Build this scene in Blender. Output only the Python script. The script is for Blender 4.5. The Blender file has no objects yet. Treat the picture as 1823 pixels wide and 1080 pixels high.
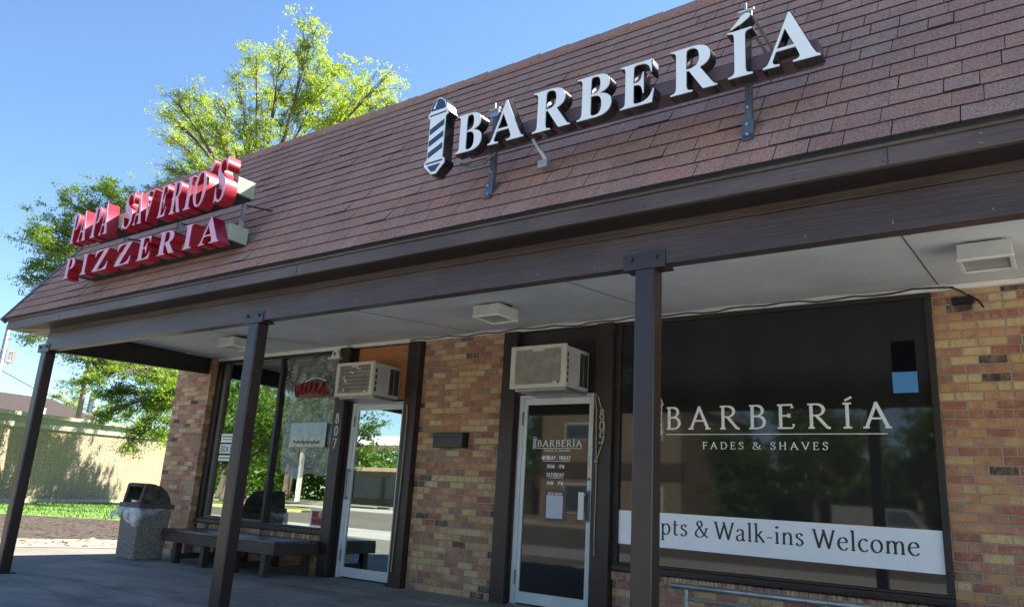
import bpy, bmesh, math, random
import numpy as np
from mathutils import Vector, Matrix
R_ = math.radians
sc = bpy.context.scene
C = sc.collection

# ------------------------------------------------------------------ camera
YAW, PITCH, ROLL = 6.32071593e-01, 2.54087865e-01, 5.89347472e-02
cyw, syw, cp, sp = math.cos(YAW), math.sin(YAW), math.cos(PITCH), math.sin(PITCH)
fwd = Vector((-syw*cp, cyw*cp, sp)); rt0 = Vector((cyw, syw, 0)); up0 = rt0.cross(fwd)
cr, sr = math.cos(ROLL), math.sin(ROLL)
rt = rt0*cr + up0*sr; up = up0*cr - rt0*sr
cam = bpy.data.cameras.new('camera'); camo = bpy.data.objects.new('camera', cam); C.objects.link(camo)
cam.sensor_width = 36; cam.lens = 36*1366.28/1823; cam.clip_start = .05; cam.clip_end = 6000
m4 = Matrix((rt, up, -fwd)).transposed().to_4x4(); m4.translation = Vector((0, -7, 1.02))
camo.matrix_world = m4; sc.camera = camo

# ------------------------------------------------------------------ sky and sun
SUN = Vector((.27, .66, .70)).normalized()
elev = math.asin(SUN.z); azim = math.atan2(SUN.x, SUN.y)
w = bpy.data.worlds.new("World"); sc.world = w; w.use_nodes = True
nt = w.node_tree; bg = nt.nodes['Background']
sky = nt.nodes.new('ShaderNodeTexSky'); sky.sky_type = 'NISHITA'; sky.sun_disc = False
sky.sun_elevation = elev; sky.sun_rotation = azim; sky.altitude = 200; sky.air_density = 1.0; sky.dust_density = .0; sky.ozone_density = 5.0
nt.links.new(sky.outputs[0], bg.inputs[0]); bg.inputs[1].default_value = .05
sl = bpy.data.lights.new('sun', 'SUN'); slo = bpy.data.objects.new('sun', sl); C.objects.link(slo)
sl.energy = 4.8; sl.angle = R_(.5); sl.color = (1, .93, .82)
slo.rotation_euler = SUN.to_track_quat('Z', 'Y').to_euler(); slo.location = (0, 0, 30)
sc.view_settings.view_transform = 'Standard'; sc.view_settings.look = 'None'
sc.view_settings.gamma = 1; sc.view_settings.use_curve_mapping = False
sc.view_settings.exposure = 2.45
sc.cycles.max_bounces = 8; sc.cycles.transparent_max_bounces = 16

# ------------------------------------------------------------------ materials
def newmat(name):
    m = bpy.data.materials.new(name); m.use_nodes = True
    return m, m.node_tree, m.node_tree.nodes['Principled BSDF']
def N(nt, t, **k):
    n = nt.nodes.new(t)
    for a, b in k.items(): setattr(n, a, b)
    return n
def mth(nt, op, a, b=None, c=None):
    n = nt.nodes.new('ShaderNodeMath'); n.operation = op
    for i, v in enumerate((a, b, c)):
        if v is None: continue
        if isinstance(v, (int, float)): n.inputs[i].default_value = v
        else: nt.links.new(v, n.inputs[i])
    return n.outputs[0]
def mixc(nt, f, a, b, mode='MIX'):
    n = nt.nodes.new('ShaderNodeMix'); n.data_type = 'RGBA'; n.blend_type = mode
    for s, v in ((0, f), (6, a), (7, b)):
        if isinstance(v, (int, float)): n.inputs[s].default_value = v
        elif isinstance(v, tuple): n.inputs[s].default_value = (*v, 1)
        else: nt.links.new(v, n.inputs[s])
    return n.outputs[2]
def noise(nt, vec, scale, detail=4, rough=.55, dist=0):
    n = N(nt, 'ShaderNodeTexNoise'); n.inputs['Scale'].default_value = scale; n.inputs['Detail'].default_value = detail
    n.inputs['Roughness'].default_value = rough; n.inputs['Distortion'].default_value = dist
    if vec is not None: nt.links.new(vec, n.inputs['Vector'])
    return n.outputs[0]
def objco(nt): return N(nt, 'ShaderNodeTexCoord').outputs['Object']
def mapping(nt, v, s):
    n = N(nt, 'ShaderNodeMapping'); n.inputs['Scale'].default_value = s; nt.links.new(v, n.inputs[0]); return n.outputs[0]
def ramp(nt, f, stops, interp='LINEAR'):
    n = N(nt, 'ShaderNodeValToRGB'); n.color_ramp.interpolation = interp; e = n.color_ramp.elements
    while len(e) > 1: e.remove(e[-1])
    e[0].position = stops[0][0]; e[0].color = (*stops[0][1], 1)
    for p, c in stops[1:]:
        x = e.new(p); x.color = (*c, 1)
    if f is not None: nt.links.new(f, n.inputs[0])
    return n.outputs[0]
def bump(nt, b, h, strength=.3, dist=.01):
    n = N(nt, 'ShaderNodeBump'); n.inputs['Strength'].default_value = strength; n.inputs['Distance'].default_value = dist
    nt.links.new(h, n.inputs['Height']); nt.links.new(n.outputs[0], b.inputs['Normal'])
def simple(name, col, rough=.6, var=.25, scale=6, metal=0, bmp=0, bscale=60, spec=.5, stretch=(1, 1, 1), fine=0, col2=None):
    m, nt, b = newmat(name)
    v = mapping(nt, objco(nt), stretch)
    f = noise(nt, v, scale, 5)
    lo = col2 if col2 else tuple(c*(1-var) for c in col); hi = tuple(min(1, c*(1+var)) for c in col)
    c = ramp(nt, f, [(.32, lo), (.68, hi)])
    if fine:
        f2 = noise(nt, v, fine, 2); c = mixc(nt, .5, c, ramp(nt, f2, [(.3, (.3, .3, .3)), (.7, (.75, .75, .75))]), 'OVERLAY')
    nt.links.new(c, b.inputs['Base Color'])
    b.inputs['Roughness'].default_value = rough; b.inputs['Metallic'].default_value = metal
    b.inputs['Specular IOR Level'].default_value = spec
    if bmp: bump(nt, b, noise(nt, v, bscale, 4), bmp)
    return m

def brickmat(name, stops, BL=.198, BH=.0717, mortar=(.45, .405, .33), gap=.0105, soldier=False, z0=0.0, sat=1):
    m, nt, b = newmat(name)
    co = objco(nt); s = N(nt, 'ShaderNodeSeparateXYZ'); nt.links.new(co, s.inputs[0])
    dn = noise(nt, co, 48, 4, .7); dn = mth(nt, 'MULTIPLY', mth(nt, 'SUBTRACT', dn, .5), .013)
    u = mth(nt, 'ADD', mth(nt, 'ADD', s.outputs[0], s.outputs[1]), 50.0); z = mth(nt, 'ADD', s.outputs[2], 10*BH - z0)
    u = mth(nt, 'ADD', u, dn); z = mth(nt, 'ADD', z, dn)
    row = mth(nt, 'FLOOR', mth(nt, 'DIVIDE', z, BH))
    half = mth(nt, 'MULTIPLY', mth(nt, 'MODULO', row, 2.0), .5)
    wn0 = N(nt, 'ShaderNodeTexWhiteNoise', noise_dimensions='1D'); nt.links.new(row, wn0.inputs['W'])
    half = mth(nt, 'ADD', half, mth(nt, 'MULTIPLY', wn0.outputs[0], .12))
    uu = mth(nt, 'ADD', mth(nt, 'DIVIDE', u, BL), half)
    col = mth(nt, 'FLOOR', uu)
    fu = mth(nt, 'MULTIPLY', mth(nt, 'FRACT', uu), BL); fz = mth(nt, 'MULTIPLY', mth(nt, 'FRACT', mth(nt, 'DIVIDE', z, BH)), BH)
    # a few courses carry half bricks (headers): split some cells
    cv = N(nt, 'ShaderNodeCombineXYZ'); nt.links.new(col, cv.inputs[0]); nt.links.new(row, cv.inputs[1])
    wh = N(nt, 'ShaderNodeTexWhiteNoise', noise_dimensions='3D'); nt.links.new(cv.outputs[0], wh.inputs[0])
    ishead = mth(nt, 'LESS_THAN', wh.outputs[0], .22)
    fu2 = mth(nt, 'MODULO', fu, BL/2)
    fuE = mth(nt, 'ADD', mth(nt, 'MULTIPLY', ishead, fu2), mth(nt, 'MULTIPLY', mth(nt, 'SUBTRACT', 1.0, ishead), fu))
    lenE = mth(nt, 'SUBTRACT', BL, mth(nt, 'MULTIPLY', ishead, BL/2))
    sub = mth(nt, 'MULTIPLY', ishead, mth(nt, 'GREATER_THAN', fu, BL/2))
    nt.links.new(sub, cv.inputs[2])
    cv2 = N(nt, 'ShaderNodeCombineXYZ'); nt.links.new(col, cv2.inputs[0]); nt.links.new(row, cv2.inputs[1]); nt.links.new(mth(nt, 'ADD', sub, 7.3), cv2.inputs[2])
    wn = N(nt, 'ShaderNodeTexWhiteNoise', noise_dimensions='3D'); nt.links.new(cv2.outputs[0], wn.inputs[0])
    d1 = mth(nt, 'MINIMUM', fuE, mth(nt, 'SUBTRACT', lenE, fuE)); d2 = mth(nt, 'MINIMUM', fz, mth(nt, 'SUBTRACT', BH, fz))
    d = mth(nt, 'MINIMUM', d1, d2)
    mask = N(nt, 'ShaderNodeMapRange'); mask.inputs[1].default_value = gap/2*.75; mask.inputs[2].default_value = gap/2*1.35; nt.links.new(d, mask.inputs[0])
    bc = ramp(nt, wn.outputs[0], stops, 'CONSTANT')
    # firing blotches inside each brick
    n1 = noise(nt, co, 11, 4, .6); n2 = noise(nt, mapping(nt, co, (1, 1, .45)), 34, 5, .75, .4); n3 = noise(nt, co, 160, 3, .7)
    bc = mixc(nt, mth(nt, 'MULTIPLY', ramp(nt, n2, [(.42, (0, 0, 0)), (.60, (1, 1, 1))]), .55), bc, mixc(nt, ramp(nt, n1, [(.4, (0, 0, 0)), (.6, (1, 1, 1))]), (.60, .42, .21), (.24, .11, .075)))
    bc = mixc(nt, .65, bc, ramp(nt, n3, [(.25, (.25, .25, .25)), (.75, (.8, .8, .8))]), 'OVERLAY')
    sm = mth(nt, 'GREATER_THAN', noise(nt, mapping(nt, co, (1, 1, .7)), 3.1, 3), .70)
    bc = mixc(nt, mth(nt, 'MULTIPLY', sm, .3), bc, (.07, .055, .05)); bc = mixc(nt, .45, bc, ramp(nt, noise(nt, co, .9, 5, .65), [(.3, (.36, .35, .34)), (.7, (.62, .61, .59))]), 'OVERLAY')
    mc = mixc(nt, n3, tuple(c*.75 for c in mortar), mortar)
    fc = mixc(nt, mask.outputs[0], mc, bc)
    nt.links.new(fc, b.inputs['Base Color']); b.inputs['Roughness'].default_value = .85
    h = mth(nt, 'ADD', mth(nt, 'MULTIPLY', mask.outputs[0], 1.0), mth(nt, 'MULTIPLY', n2, .35)); h = mth(nt, 'ADD', h, mth(nt, 'MULTIPLY', n3, .2))
    bump(nt, b, h, 1.0, .009)
    return m
BST = [(0, (.58, .39, .175)), (.11, (.38, .15, .095)), (.22, (.53, .275, .13)), (.33, (.64, .46, .22)), (.41, (.34, .12, .085)), (.51, (.48, .235, .12)), (.62, (.64, .47, .24)), (.70, (.42, .19, .135)), (.79, (.28, .16, .11)), (.865, (.045, .04, .042)), (.905, (.33, .20, .11)), (.94, (.55, .34, .17))]
M = {}
M['brick'] = brickmat('multicolour_brick', BST)
M['rowlock'] = brickmat('rowlock_brick', BST, BL=.074, BH=.13, z0=.0)

def wood_paint(name, base, worn, rough=.45, axis=0, amt=.5, grain=.5):
    m, nt, b = newmat(name)
    st = [30, 30, 30]; st[axis] = 1.1
    co = objco(nt); v = mapping(nt, co, tuple(st))
    g = noise(nt, v, 2.6, 6, .7, .35); p = noise(nt, mapping(nt, co, tuple(1 if i != axis else .35 for i in range(3))), 2.3, 5, .6)
    g2 = noise(nt, v, 9, 4, .7)
    f = mth(nt, 'MULTIPLY', ramp(nt, p, [(.42, (0, 0, 0)), (.62, (1, 1, 1))]), amt)
    c = mixc(nt, f, base, worn)
    c = mixc(nt, grain, c, ramp(nt, g, [(.3, (.22, .22, .22)), (.62, (.68, .68, .68))]), 'OVERLAY')
    c = mixc(nt, .3, c, ramp(nt, g2, [(.3, (.3, .3, .3)), (.7, (.7, .7, .7))]), 'OVERLAY')
    nt.links.new(c, b.inputs['Base Color']); b.inputs['Roughness'].default_value = rough
    bump(nt, b, mth(nt, 'ADD', g, mth(nt, 'MULTIPLY', g2, .4)), .45, .006)
    return m
M['beam'] = wood_paint('weathered_brown_beam', (.052, .033, .030), (.085, .064, .060), .36, 0, .6, .65)
M['fascia'] = wood_paint('weathered_fascia', (.070, .048, .043), (.115, .09, .08), .45, 0, .7, .5)
M['brown'] = wood_paint('dark_brown_paint', (.024, .014, .012), (.038, .025, .021), .42, 2, .6, .35)
M['brownx'] = wood_paint('dark_brown_paint_flat', (.018, .012, .011), (.028, .020, .018), .5, 0, .6, .35)
M['steel'] = simple('brown_painted_steel', (.026, .016, .015), .30, .22, 3, 0, .12, 90, .5)
M['bench'] = wood_paint('bench_paint', (.035, .023, .020), (.075, .052, .044), .5, 0, .8, .5)
M['benchleg'] = wood_paint('bench_leg_paint', (.035, .024, .02), (.085, .06, .046), .6, 2, .6, .4)
M['plywood'] = wood_paint('raw_plywood', (.42, .155, .045), (.52, .24, .09), .6, 0, .7, .35)
M['soffit'] = simple('painted_soffit', (.76, .78, .77), .6, .16, .8, 0, .10, 30, .3)
M['whitetrim'] = simple('cream_white_trim', (.78, .76, .68), .5, .1, 4)
M['alu'] = simple('white_aluminium', (.62, .66, .66), .3, .08, 5, 0, 0, 60, .6)
M['alucream'] = simple('cream_aluminium', (.60, .57, .46), .4, .1, 5)
M['hingegrey'] = simple('hinge_grey', (.16, .16, .165), .4, .2, 20, .6)
M['acbody'] = simple('ac_casing', (.50, .50, .47), .5, .14, 4)
M['acface'] = simple('ac_face_plastic', (.64, .61, .50), .5, .10, 5)
M['acgrille'] = simple('ac_grille', (.23, .22, .18), .6, .3, 9, 0, 0)
M['acdark'] = simple('ac_louvre_dark', (.045, .047, .05), .5, .2, 9)
M['black'] = simple('black_metal', (.012, .012, .014), .3, .2, 9)
M['matblack'] = simple('matt_black', (.02, .02, .022), .6, .2, 9)
M['vinylblack'] = simple('black_placard', (.014, .015, .02), .25, .1, 4)
M['white'] = simple('white_vinyl', (.88, .90, .88), .35, .04, 4)
M['banner'] = simple('white_banner', (.84, .90, .96), .22, .04, 2, 0, 0, 60, .6)
M['ink'] = simple('dark_ink', (.02, .022, .025), .4, .1, 4)
M['galv'] = simple('galvanised_steel', (.42, .44, .45), .38, .2, 12, .8)
M['struts'] = simple('painted_strut', (.10, .115, .14), .35, .2, 9, .4)
M['cable'] = simple('tan_cable', (.36, .28, .18), .6, .2, 12)
M['wcable'] = simple('white_cable', (.6, .6, .58), .5, .1, 12)
M['brass'] = simple('brass_plate', (.55, .38, .16), .35, .15, 12, .7)
M['digit'] = simple('pale_digit', (.68, .67, .65), .4, .15, 12)
M['digitdull'] = simple('dull_digit', (.46, .41, .33), .5, .25, 12)
M['red'] = simple('red_letter_return', (.34, .010, .028), .32, .15, 4, 0, .05, 20, .55)
M['pink'] = simple('faded_pink_face', (.62, .33, .44), .4, .12, 8)
M['cabinet'] = simple('cream_cabinet', (.34, .37, .26), .45, .08, 3)
M['signblack'] = simple('gloss_black_return', (.010, .011, .014), .13, .1, 5, 0, 0, 60, .7)
M['signwhite'] = simple('translucent_white_face', (.74, .78, .80), .28, .03, 4)
M['signblue'] = simple('navy_stripe', (.025, .055, .115), .25, .08, 4)
M['raceway'] = simple('brown_raceway', (.115, .075, .085), .35, .1, 4)
M['navy'] = simple('navy', (.03, .05, .09), .3, .1, 4)
M['redsign'] = simple('red_sign', (.62, .03, .02), .35, .1, 4)
M['paper'] = simple('paper', (.62, .66, .66), .5, .06, 10)
M['bluepaper'] = simple('blue_poster', (.38, .55, .62), .35, .2, 9)
M['neonred'] = simple('red_tube', (.26, .03, .025), .25, .2, 30)
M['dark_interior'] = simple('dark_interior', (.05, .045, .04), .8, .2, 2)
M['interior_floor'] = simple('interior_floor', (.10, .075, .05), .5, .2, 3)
M['tyre'] = simple('tyre_rubber', (.02, .02, .02), .7, .2, 9)
M['vanwhite'] = simple('van_paint', (.22, .22, .22), .3, .04, 3)
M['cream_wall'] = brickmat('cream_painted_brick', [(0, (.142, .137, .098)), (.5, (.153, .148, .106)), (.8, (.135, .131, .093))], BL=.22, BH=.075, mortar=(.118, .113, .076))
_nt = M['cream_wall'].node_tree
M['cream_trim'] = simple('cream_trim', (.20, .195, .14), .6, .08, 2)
M['roofdark'] = simple('dark_shingle', (.026, .016, .014), .9, .3, 5, 0, .3, 30)
M['beige_block'] = simple('beige_masonry', (.22, .17, .11), .85, .15, 1.2)
M['stucco'] = simple('white_canopy', (.72, .72, .70), .5, .05, 2)
M['blueglass'] = simple('window_blue', (.06, .08, .10), .12, .1, 3)
M['bark'] = simple('bark', (.11, .085, .065), .9, .35, 5, 0, .6, 14, .3, (1, 1, .25))
M['kerb'] = simple('yellow_kerb', (.50, .38, .16), .8, .25, 3)
M['ckerb'] = simple('concrete_kerb', (.36, .34, .30), .85, .2, 3)
M['creosote'] = simple('creosote_pole', (.16, .13, .10), .85, .25, 6)
M['redsofa'] = simple('dark_sofa', (.05, .03, .035), .6, .2, 4)

def glassmat(name, refl, tint, rough=0.0, wav=0):
    m, nt, b = newmat(name); nt.nodes.remove(b); out = nt.nodes['Material Output']
    g = N(nt, 'ShaderNodeBsdfGlossy'); g.inputs['Roughness'].default_value = rough; g.inputs['Color'].default_value = (.70, .78, .74, 1)
    t = N(nt, 'ShaderNodeBsdfTransparent'); t.inputs[0].default_value = (*tint, 1)
    mx = N(nt, 'ShaderNodeMixShader'); mx.inputs[0].default_value = refl
    nt.links.new(t.outputs[0], mx.inputs[1]); nt.links.new(g.outputs[0], mx.inputs[2]); nt.links.new(mx.outputs[0], out.inputs[0])
    if wav:
        bn = N(nt, 'ShaderNodeBump'); bn.inputs['Strength'].default_value = wav; bn.inputs['Distance'].default_value = .01
        nt.links.new(noise(nt, mapping(nt, objco(nt), (1, 1, .8)), 1.3, 2), bn.inputs['Height']); nt.links.new(bn.outputs[0], g.inputs['Normal'])
    return m
M['glass'] = glassmat('reflective_tinted_glass', .55, (.45, .5, .48), 0, .012)
M['clearpatch'] = glassmat('clear_glass_patch', .50, (.05, .05, .06), 0, .01)
def darkglass():
    m, nt, b = newmat('blacked_out_glass')
    v = objco(nt)
    c = ramp(nt, noise(nt, mapping(nt, v, (1, 1, .25)), 2, 4), [(.3, (.018, .018, .019)), (.7, (.028, .027, .027))])
    nt.links.new(c, b.inputs['Base Color']); b.inputs['Roughness'].default_value = .03; b.inputs['IOR'].default_value = 1.45
    bump(nt, b, noise(nt, v, .9, 2), .02, .01)
    return m
M['darkglass'] = darkglass()
def film():
    m, nt, b = newmat('creased_plastic_film'); out = nt.nodes['Material Output']
    v = objco(nt)
    g = N(nt, 'ShaderNodeBsdfGlossy'); g.inputs['Roughness'].default_value = .12; g.inputs['Color'].default_value = (.75, .8, .75, 1)
    d = N(nt, 'ShaderNodeBsdfDiffuse'); d.inputs[0].default_value = (.30, .33, .29, 1)
    t = N(nt, 'ShaderNodeBsdfTransparent'); t.inputs[0].default_value = (.8, .8, .8, 1)
    a = N(nt, 'ShaderNodeMixShader'); a.inputs[0].default_value = .55
    c = N(nt, 'ShaderNodeMixShader'); c.inputs[0].default_value = .30
    nt.links.new(d.outputs[0], a.inputs[1]); nt.links.new(g.outputs[0], a.inputs[2]); nt.links.new(a.outputs[0], c.inputs[2]); nt.links.new(t.outputs[0], c.inputs[1]); nt.links.new(c.outputs[0], out.inputs[0])
    bn = N(nt, 'ShaderNodeBump'); bn.inputs['Strength'].default_value = .9; bn.inputs['Distance'].default_value = .05
    nt.links.new(noise(nt, mapping(nt, v, (1, 1, .7)), 7, 5, .6, 1.2), bn.inputs['Height']); nt.links.new(bn.outputs[0], g.inputs['Normal'])
    return m
M['film'] = film()

def shinglemat(name='asphalt_shingle'):
    m, nt, b = newmat(name); co = objco(nt)
    at = N(nt, 'ShaderNodeAttribute'); at.attribute_name = 'tone'
    c = ramp(nt, at.outputs['Fac'], [(0, (.355, .200, .155)), (.3, (.375, .215, .168)), (.55, (.395, .234, .182)), (.75, (.36, .226, .182)), (.9, (.41, .218, .160)), (1, (.355, .24, .195))])
    sp = noise(nt, co, 120, 2, .9); sp2 = noise(nt, co, 42, 3, .8); bl = noise(nt, co, 1.6, 5, .65)
    c = mixc(nt, .85, c, ramp(nt, sp, [(.34, (.16, .16, .17)), (.5, (.5, .5, .5)), (.68, (.88, .86, .84))]), 'OVERLAY')
    c = mixc(nt, mth(nt, 'MULTIPLY', mth(nt, 'GREATER_THAN', sp2, .60), .30), c, (.13, .13, .15))
    c = mixc(nt, .5, c, ramp(nt, bl, [(.3, (.36, .37, .40)), (.7, (.62, .60, .58))]), 'OVERLAY')
    stn = noise(nt, mapping(nt, co, (1.6, .25, .25)), 2.2, 5, .7, .3); c = mixc(nt, mth(nt, 'MULTIPLY', ramp(nt, stn, [(.50, (0, 0, 0)), (.72, (1, 1, 1))]), .28), c, (.13, .115, .11))
    nt.links.new(c, b.inputs['Base Color']); b.inputs['Roughness'].default_value = .95; b.inputs['Specular IOR Level'].default_value = .25
    bump(nt, b, sp, .5, .003)
    return m
M['shingle'] = shinglemat(); M['cutedge'] = simple('shingle_cut_edge', (.022, .018, .020), .95, .3, 40)

def groundmat(name, stops, s1, s2, rough=.9, bm=.3, joint=None):
    m, nt, b = newmat(name); co = objco(nt)
    a = noise(nt, co, s1, 6, .62, .4); f = noise(nt, co, s2, 3, .7)
    c = ramp(nt, a, stops)
    c = mixc(nt, .55, c, ramp(nt, f, [(.3, (.28, .28, .28)), (.7, (.75, .75, .75))]), 'OVERLAY')
    nt.links.new(c, b.inputs['Base Color']); b.inputs['Roughness'].default_value = rough
    bump(nt, b, f, bm, .01)
    return m, nt, b, c, co
M['concrete'], nt_, b_, c_, co_ = groundmat('sidewalk_concrete', [(.28, (.175, .17, .155)), (.5, (.27, .262, .24)), (.72, (.38, .37, .34))], .9, 55, .8, .15)
# gum spots, dark traffic stain along the walking line, tooled joints
sx = N(nt_, 'ShaderNodeSeparateXYZ'); nt_.links.new(co_, sx.inputs[0])
vo = N(nt_, 'ShaderNodeTexVoronoi'); vo.inputs['Scale'].default_value = 3.4; nt_.links.new(co_, vo.inputs['Vector'])
spot = mth(nt_, 'LESS_THAN', vo.outputs['Distance'], .055)
c2 = mixc(nt_, mth(nt_, 'MULTIPLY', spot, .6), c_, (.05, .048, .045))
st = noise(nt_, mapping(nt_, co_, (.28, 1.3, 1)), 1.8, 5, .65, .6)
c2 = mixc(nt_, mth(nt_, 'MULTIPLY', ramp(nt_, st, [(.45, (0, 0, 0)), (.66, (1, 1, 1))]), .62), c2, (.085, .080, .078))
jx = mth(nt_, 'ABSOLUTE', mth(nt_, 'SUBTRACT', mth(nt_, 'FRACT', mth(nt_, 'DIVIDE', mth(nt_, 'ADD', sx.outputs[0], 42.3), 1.9)), .5))
jm = mth(nt_, 'LESS_THAN', jx, .0035)
c2 = mixc(nt_, mth(nt_, 'MULTIPLY', jm, .75), c2, (.05, .048, .045))
vc = N(nt_, 'ShaderNodeTexVoronoi', feature='DISTANCE_TO_EDGE'); vc.inputs['Scale'].default_value = .23
wv = N(nt_, 'ShaderNodeMixRGB'); wv.inputs[0].default_value = .12; nt_.links.new(co_, wv.inputs[1]); nn = N(nt_, 'ShaderNodeTexNoise'); nn.inputs['Scale'].default_value = 3.0; nn.inputs['Detail'].default_value = 6; nt_.links.new(co_, nn.inputs['Vector']); nt_.links.new(nn.outputs['Color'], wv.inputs[2]); nt_.links.new(wv.outputs[0], vc.inputs['Vector'])
crk = mth(nt_, 'LESS_THAN', vc.outputs['Distance'], .0010)
c2 = mixc(nt_, mth(nt_, 'MULTIPLY', crk, .4), c2, (.035, .033, .03))
nt_.links.new(c2, b_.inputs['Base Color'])
M['asphalt'] = groundmat('asphalt', [(.3, (.27, .265, .25)), (.7, (.36, .355, .34))], .5, 40, .85, .25)[0]
M['apron'] = groundmat('pale_worn_asphalt', [(.3, (.11, .10, .088)), (.7, (.165, .152, .13))], .7, 40, .85, .25)[0]
M['road'] = groundmat('concrete_road', [(.3, (.19, .16, .12)), (.7, (.25, .21, .155))], .3, 10, .85, .1)[0]
M['gravel'] = groundmat('pale_gravel', [(.3, (.14, .12, .085)), (.7, (.27, .24, .18))], 6, 28, .9, .8)[0]
M['mulch'] = groundmat('bark_mulch', [(.3, (.016, .010, .006)), (.6, (.042, .026, .016)), (.75, (.11, .078, .05))], 4, 18, .95, 1)[0]
M['grass'] = groundmat('lawn', [(.3, (.06, .13, .015)), (.7, (.13, .24, .03))], 1.5, 30, .9, .5)[0]

def leafmat(name, a, b2, trans=.45):
    m, nt, b = newmat(name); nt.nodes.remove(b); out = nt.nodes['Material Output']
    co = objco(nt); n = noise(nt, co, .9, 4); n2 = noise(nt, co, 9, 2)
    c = ramp(nt, n, [(.35, a), (.65, b2)]); c = mixc(nt, .4, c, ramp(nt, n2, [(.3, (.3, .3, .3)), (.7, (.7, .7, .7))]), 'OVERLAY')
    d = N(nt, 'ShaderNodeBsdfDiffuse'); t = N(nt, 'ShaderNodeBsdfTranslucent'); g = N(nt, 'ShaderNodeBsdfGlossy'); g.inputs[1].default_value = .45
    nt.links.new(c, d.inputs[0])
    tc = mixc(nt, 1.0, c, (1.7, 1.75, .5), 'MULTIPLY'); nt.links.new(tc, t.inputs[0])
    x = N(nt, 'ShaderNodeMixShader'); x.inputs[0].default_value = trans; nt.links.new(d.outputs[0], x.inputs[1]); nt.links.new(t.outputs[0], x.inputs[2])
    y = N(nt, 'ShaderNodeMixShader'); y.inputs[0].default_value = .05; nt.links.new(x.outputs[0], y.inputs[1]); nt.links.new(g.outputs[0], y.inputs[2])
    nt.links.new(y.outputs[0], out.inputs[0]); return m
M['leafA'] = leafmat('leaf_yellow_green', (.13, .19, .03), (.22, .265, .05), .55)
M['leafL'] = leafmat('leaf_locust', (.085, .15, .025), (.16, .235, .04), .5)
M['leafR'] = leafmat('leaf_street_tree', (.05, .11, .015), (.11, .19, .025), .4)

# ------------------------------------------------------------------ mesh helpers
class MB:
    def __init__(s): s.v = []; s.f = []; s.mi = []; s.cur = 0
    def add(s, vs, fs):
        o = len(s.v); s.v += [tuple(v) for v in vs]; s.f += [tuple(i+o for i in f) for f in fs]; s.mi += [s.cur]*len(fs); return s
    def box(s, x0, x1, y0, y1, z0, z1):
        return s.add([(x, y, z) for z in (z0, z1) for y in (y0, y1) for x in (x0, x1)],
                     [(0, 2, 3, 1), (4, 5, 7, 6), (0, 1, 5, 4), (2, 6, 7, 3), (0, 4, 6, 2), (1, 3, 7, 5)])
    def hexa(s, p):  # 8 corners: bottom 4 (ccw) then top 4
        return s.add(p, [(3, 2, 1, 0), (4, 5, 6, 7), (0, 1, 5, 4), (1, 2, 6, 5), (2, 3, 7, 6), (3, 0, 4, 7)])
    def tube(s, pts, r, n=8, cap=True):
        pts = [Vector(p) for p in pts]; rr = r if isinstance(r, (list, tuple)) else [r]*len(pts)
        base = []; prev = None
        for i, p in enumerate(pts):
            t = (pts[min(i+1, len(pts)-1)] - pts[max(i-1, 0)]).normalized()
            a = prev if prev is not None else (Vector((0, 0, 1)) if abs(t.z) < .9 else Vector((1, 0, 0)))
            x = t.cross(a).normalized(); y = x.cross(t).normalized(); prev = y
            base += [tuple(p + x*math.cos(2*math.pi*k/n)*rr[i] + y*math.sin(2*math.pi*k/n)*rr[i]) for k in range(n)]
        fs = []
        for i in range(len(pts)-1):
            for k in range(n): fs.append((i*n+k, i*n+(k+1) % n, (i+1)*n+(k+1) % n, (i+1)*n+k))
        if cap: fs.append(tuple(range(n-1, -1, -1))); fs.append(tuple((len(pts)-1)*n+k for k in range(n)))
        return s.add(base, fs)
    def prism(s, poly, ax, a0, a1):  # convex poly in the two other axes, extruded on axis ax
        def P(u, v, w):
            return (w, u, v) if ax == 0 else ((u, w, v) if ax == 1 else (u, v, w))
        n = len(poly); vs = [P(u, v, a0) for u, v in poly] + [P(u, v, a1) for u, v in poly]
        return s.add(vs, [tuple(range(n)), tuple(range(2*n-1, n-1, -1))] + [(i, i+n, (i+1) % n+n, (i+1) % n) for i in range(n)])
    def build(s, name, mats, parent=None, loc=None, bevel=0, smooth=False, fix=True, rot=None):
        me = bpy.data.meshes.new(name); me.from_pydata(s.v, [], s.f)
        ms = mats if isinstance(mats, (list, tuple)) else [mats]
        for m in ms: me.materials.append(m if not isinstance(m, str) else M[m])
        if len(ms) > 1: me.polygons.foreach_set('material_index', s.mi)
        if fix:
            bm = bmesh.new(); bm.from_mesh(me); bmesh.ops.recalc_face_normals(bm, faces=bm.faces[:]); bm.to_mesh(me); bm.free()
        if smooth: me.polygons.foreach_set('use_smooth', [True]*len(me.polygons))
        me.update(); o = bpy.data.objects.new(name, me); C.objects.link(o)
        if parent: o.parent = parent
        if loc: o.location = loc
        if rot: o.rotation_euler = rot
        if bevel:
            b = o.modifiers.new('bevel', 'BEVEL'); b.width = bevel; b.segments = 2; b.limit_method = 'ANGLE'
        return o
def bx(name, m, x0, x1, y0, y1, z0, z1, parent=None, bevel=0):
    return MB().box(x0, x1, y0, y1, z0, z1).build(name, m, parent, bevel=bevel)
def tag(o, label, cat, group=None, kind=None):
    if label: o['label'] = label
    if cat: o['category'] = cat
    if group: o['group'] = group
    if kind: o['kind'] = kind
    return o
def thing(name, label, cat, group=None, loc=(0, 0, 0)):
    o = bpy.data.objects.new(name, None); C.objects.link(o); o.location = loc; o.empty_display_size = .2
    return tag(o, label, cat, group)
def copy_tree(o, parent=None):
    c = o.copy(); C.objects.link(c); c.parent = parent
    for ch in list(o.children): copy_tree(ch, c)
    return c
def struct(o, label=None):
    o['kind'] = 'structure'
    if label: o['label'] = label
    return o

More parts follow.
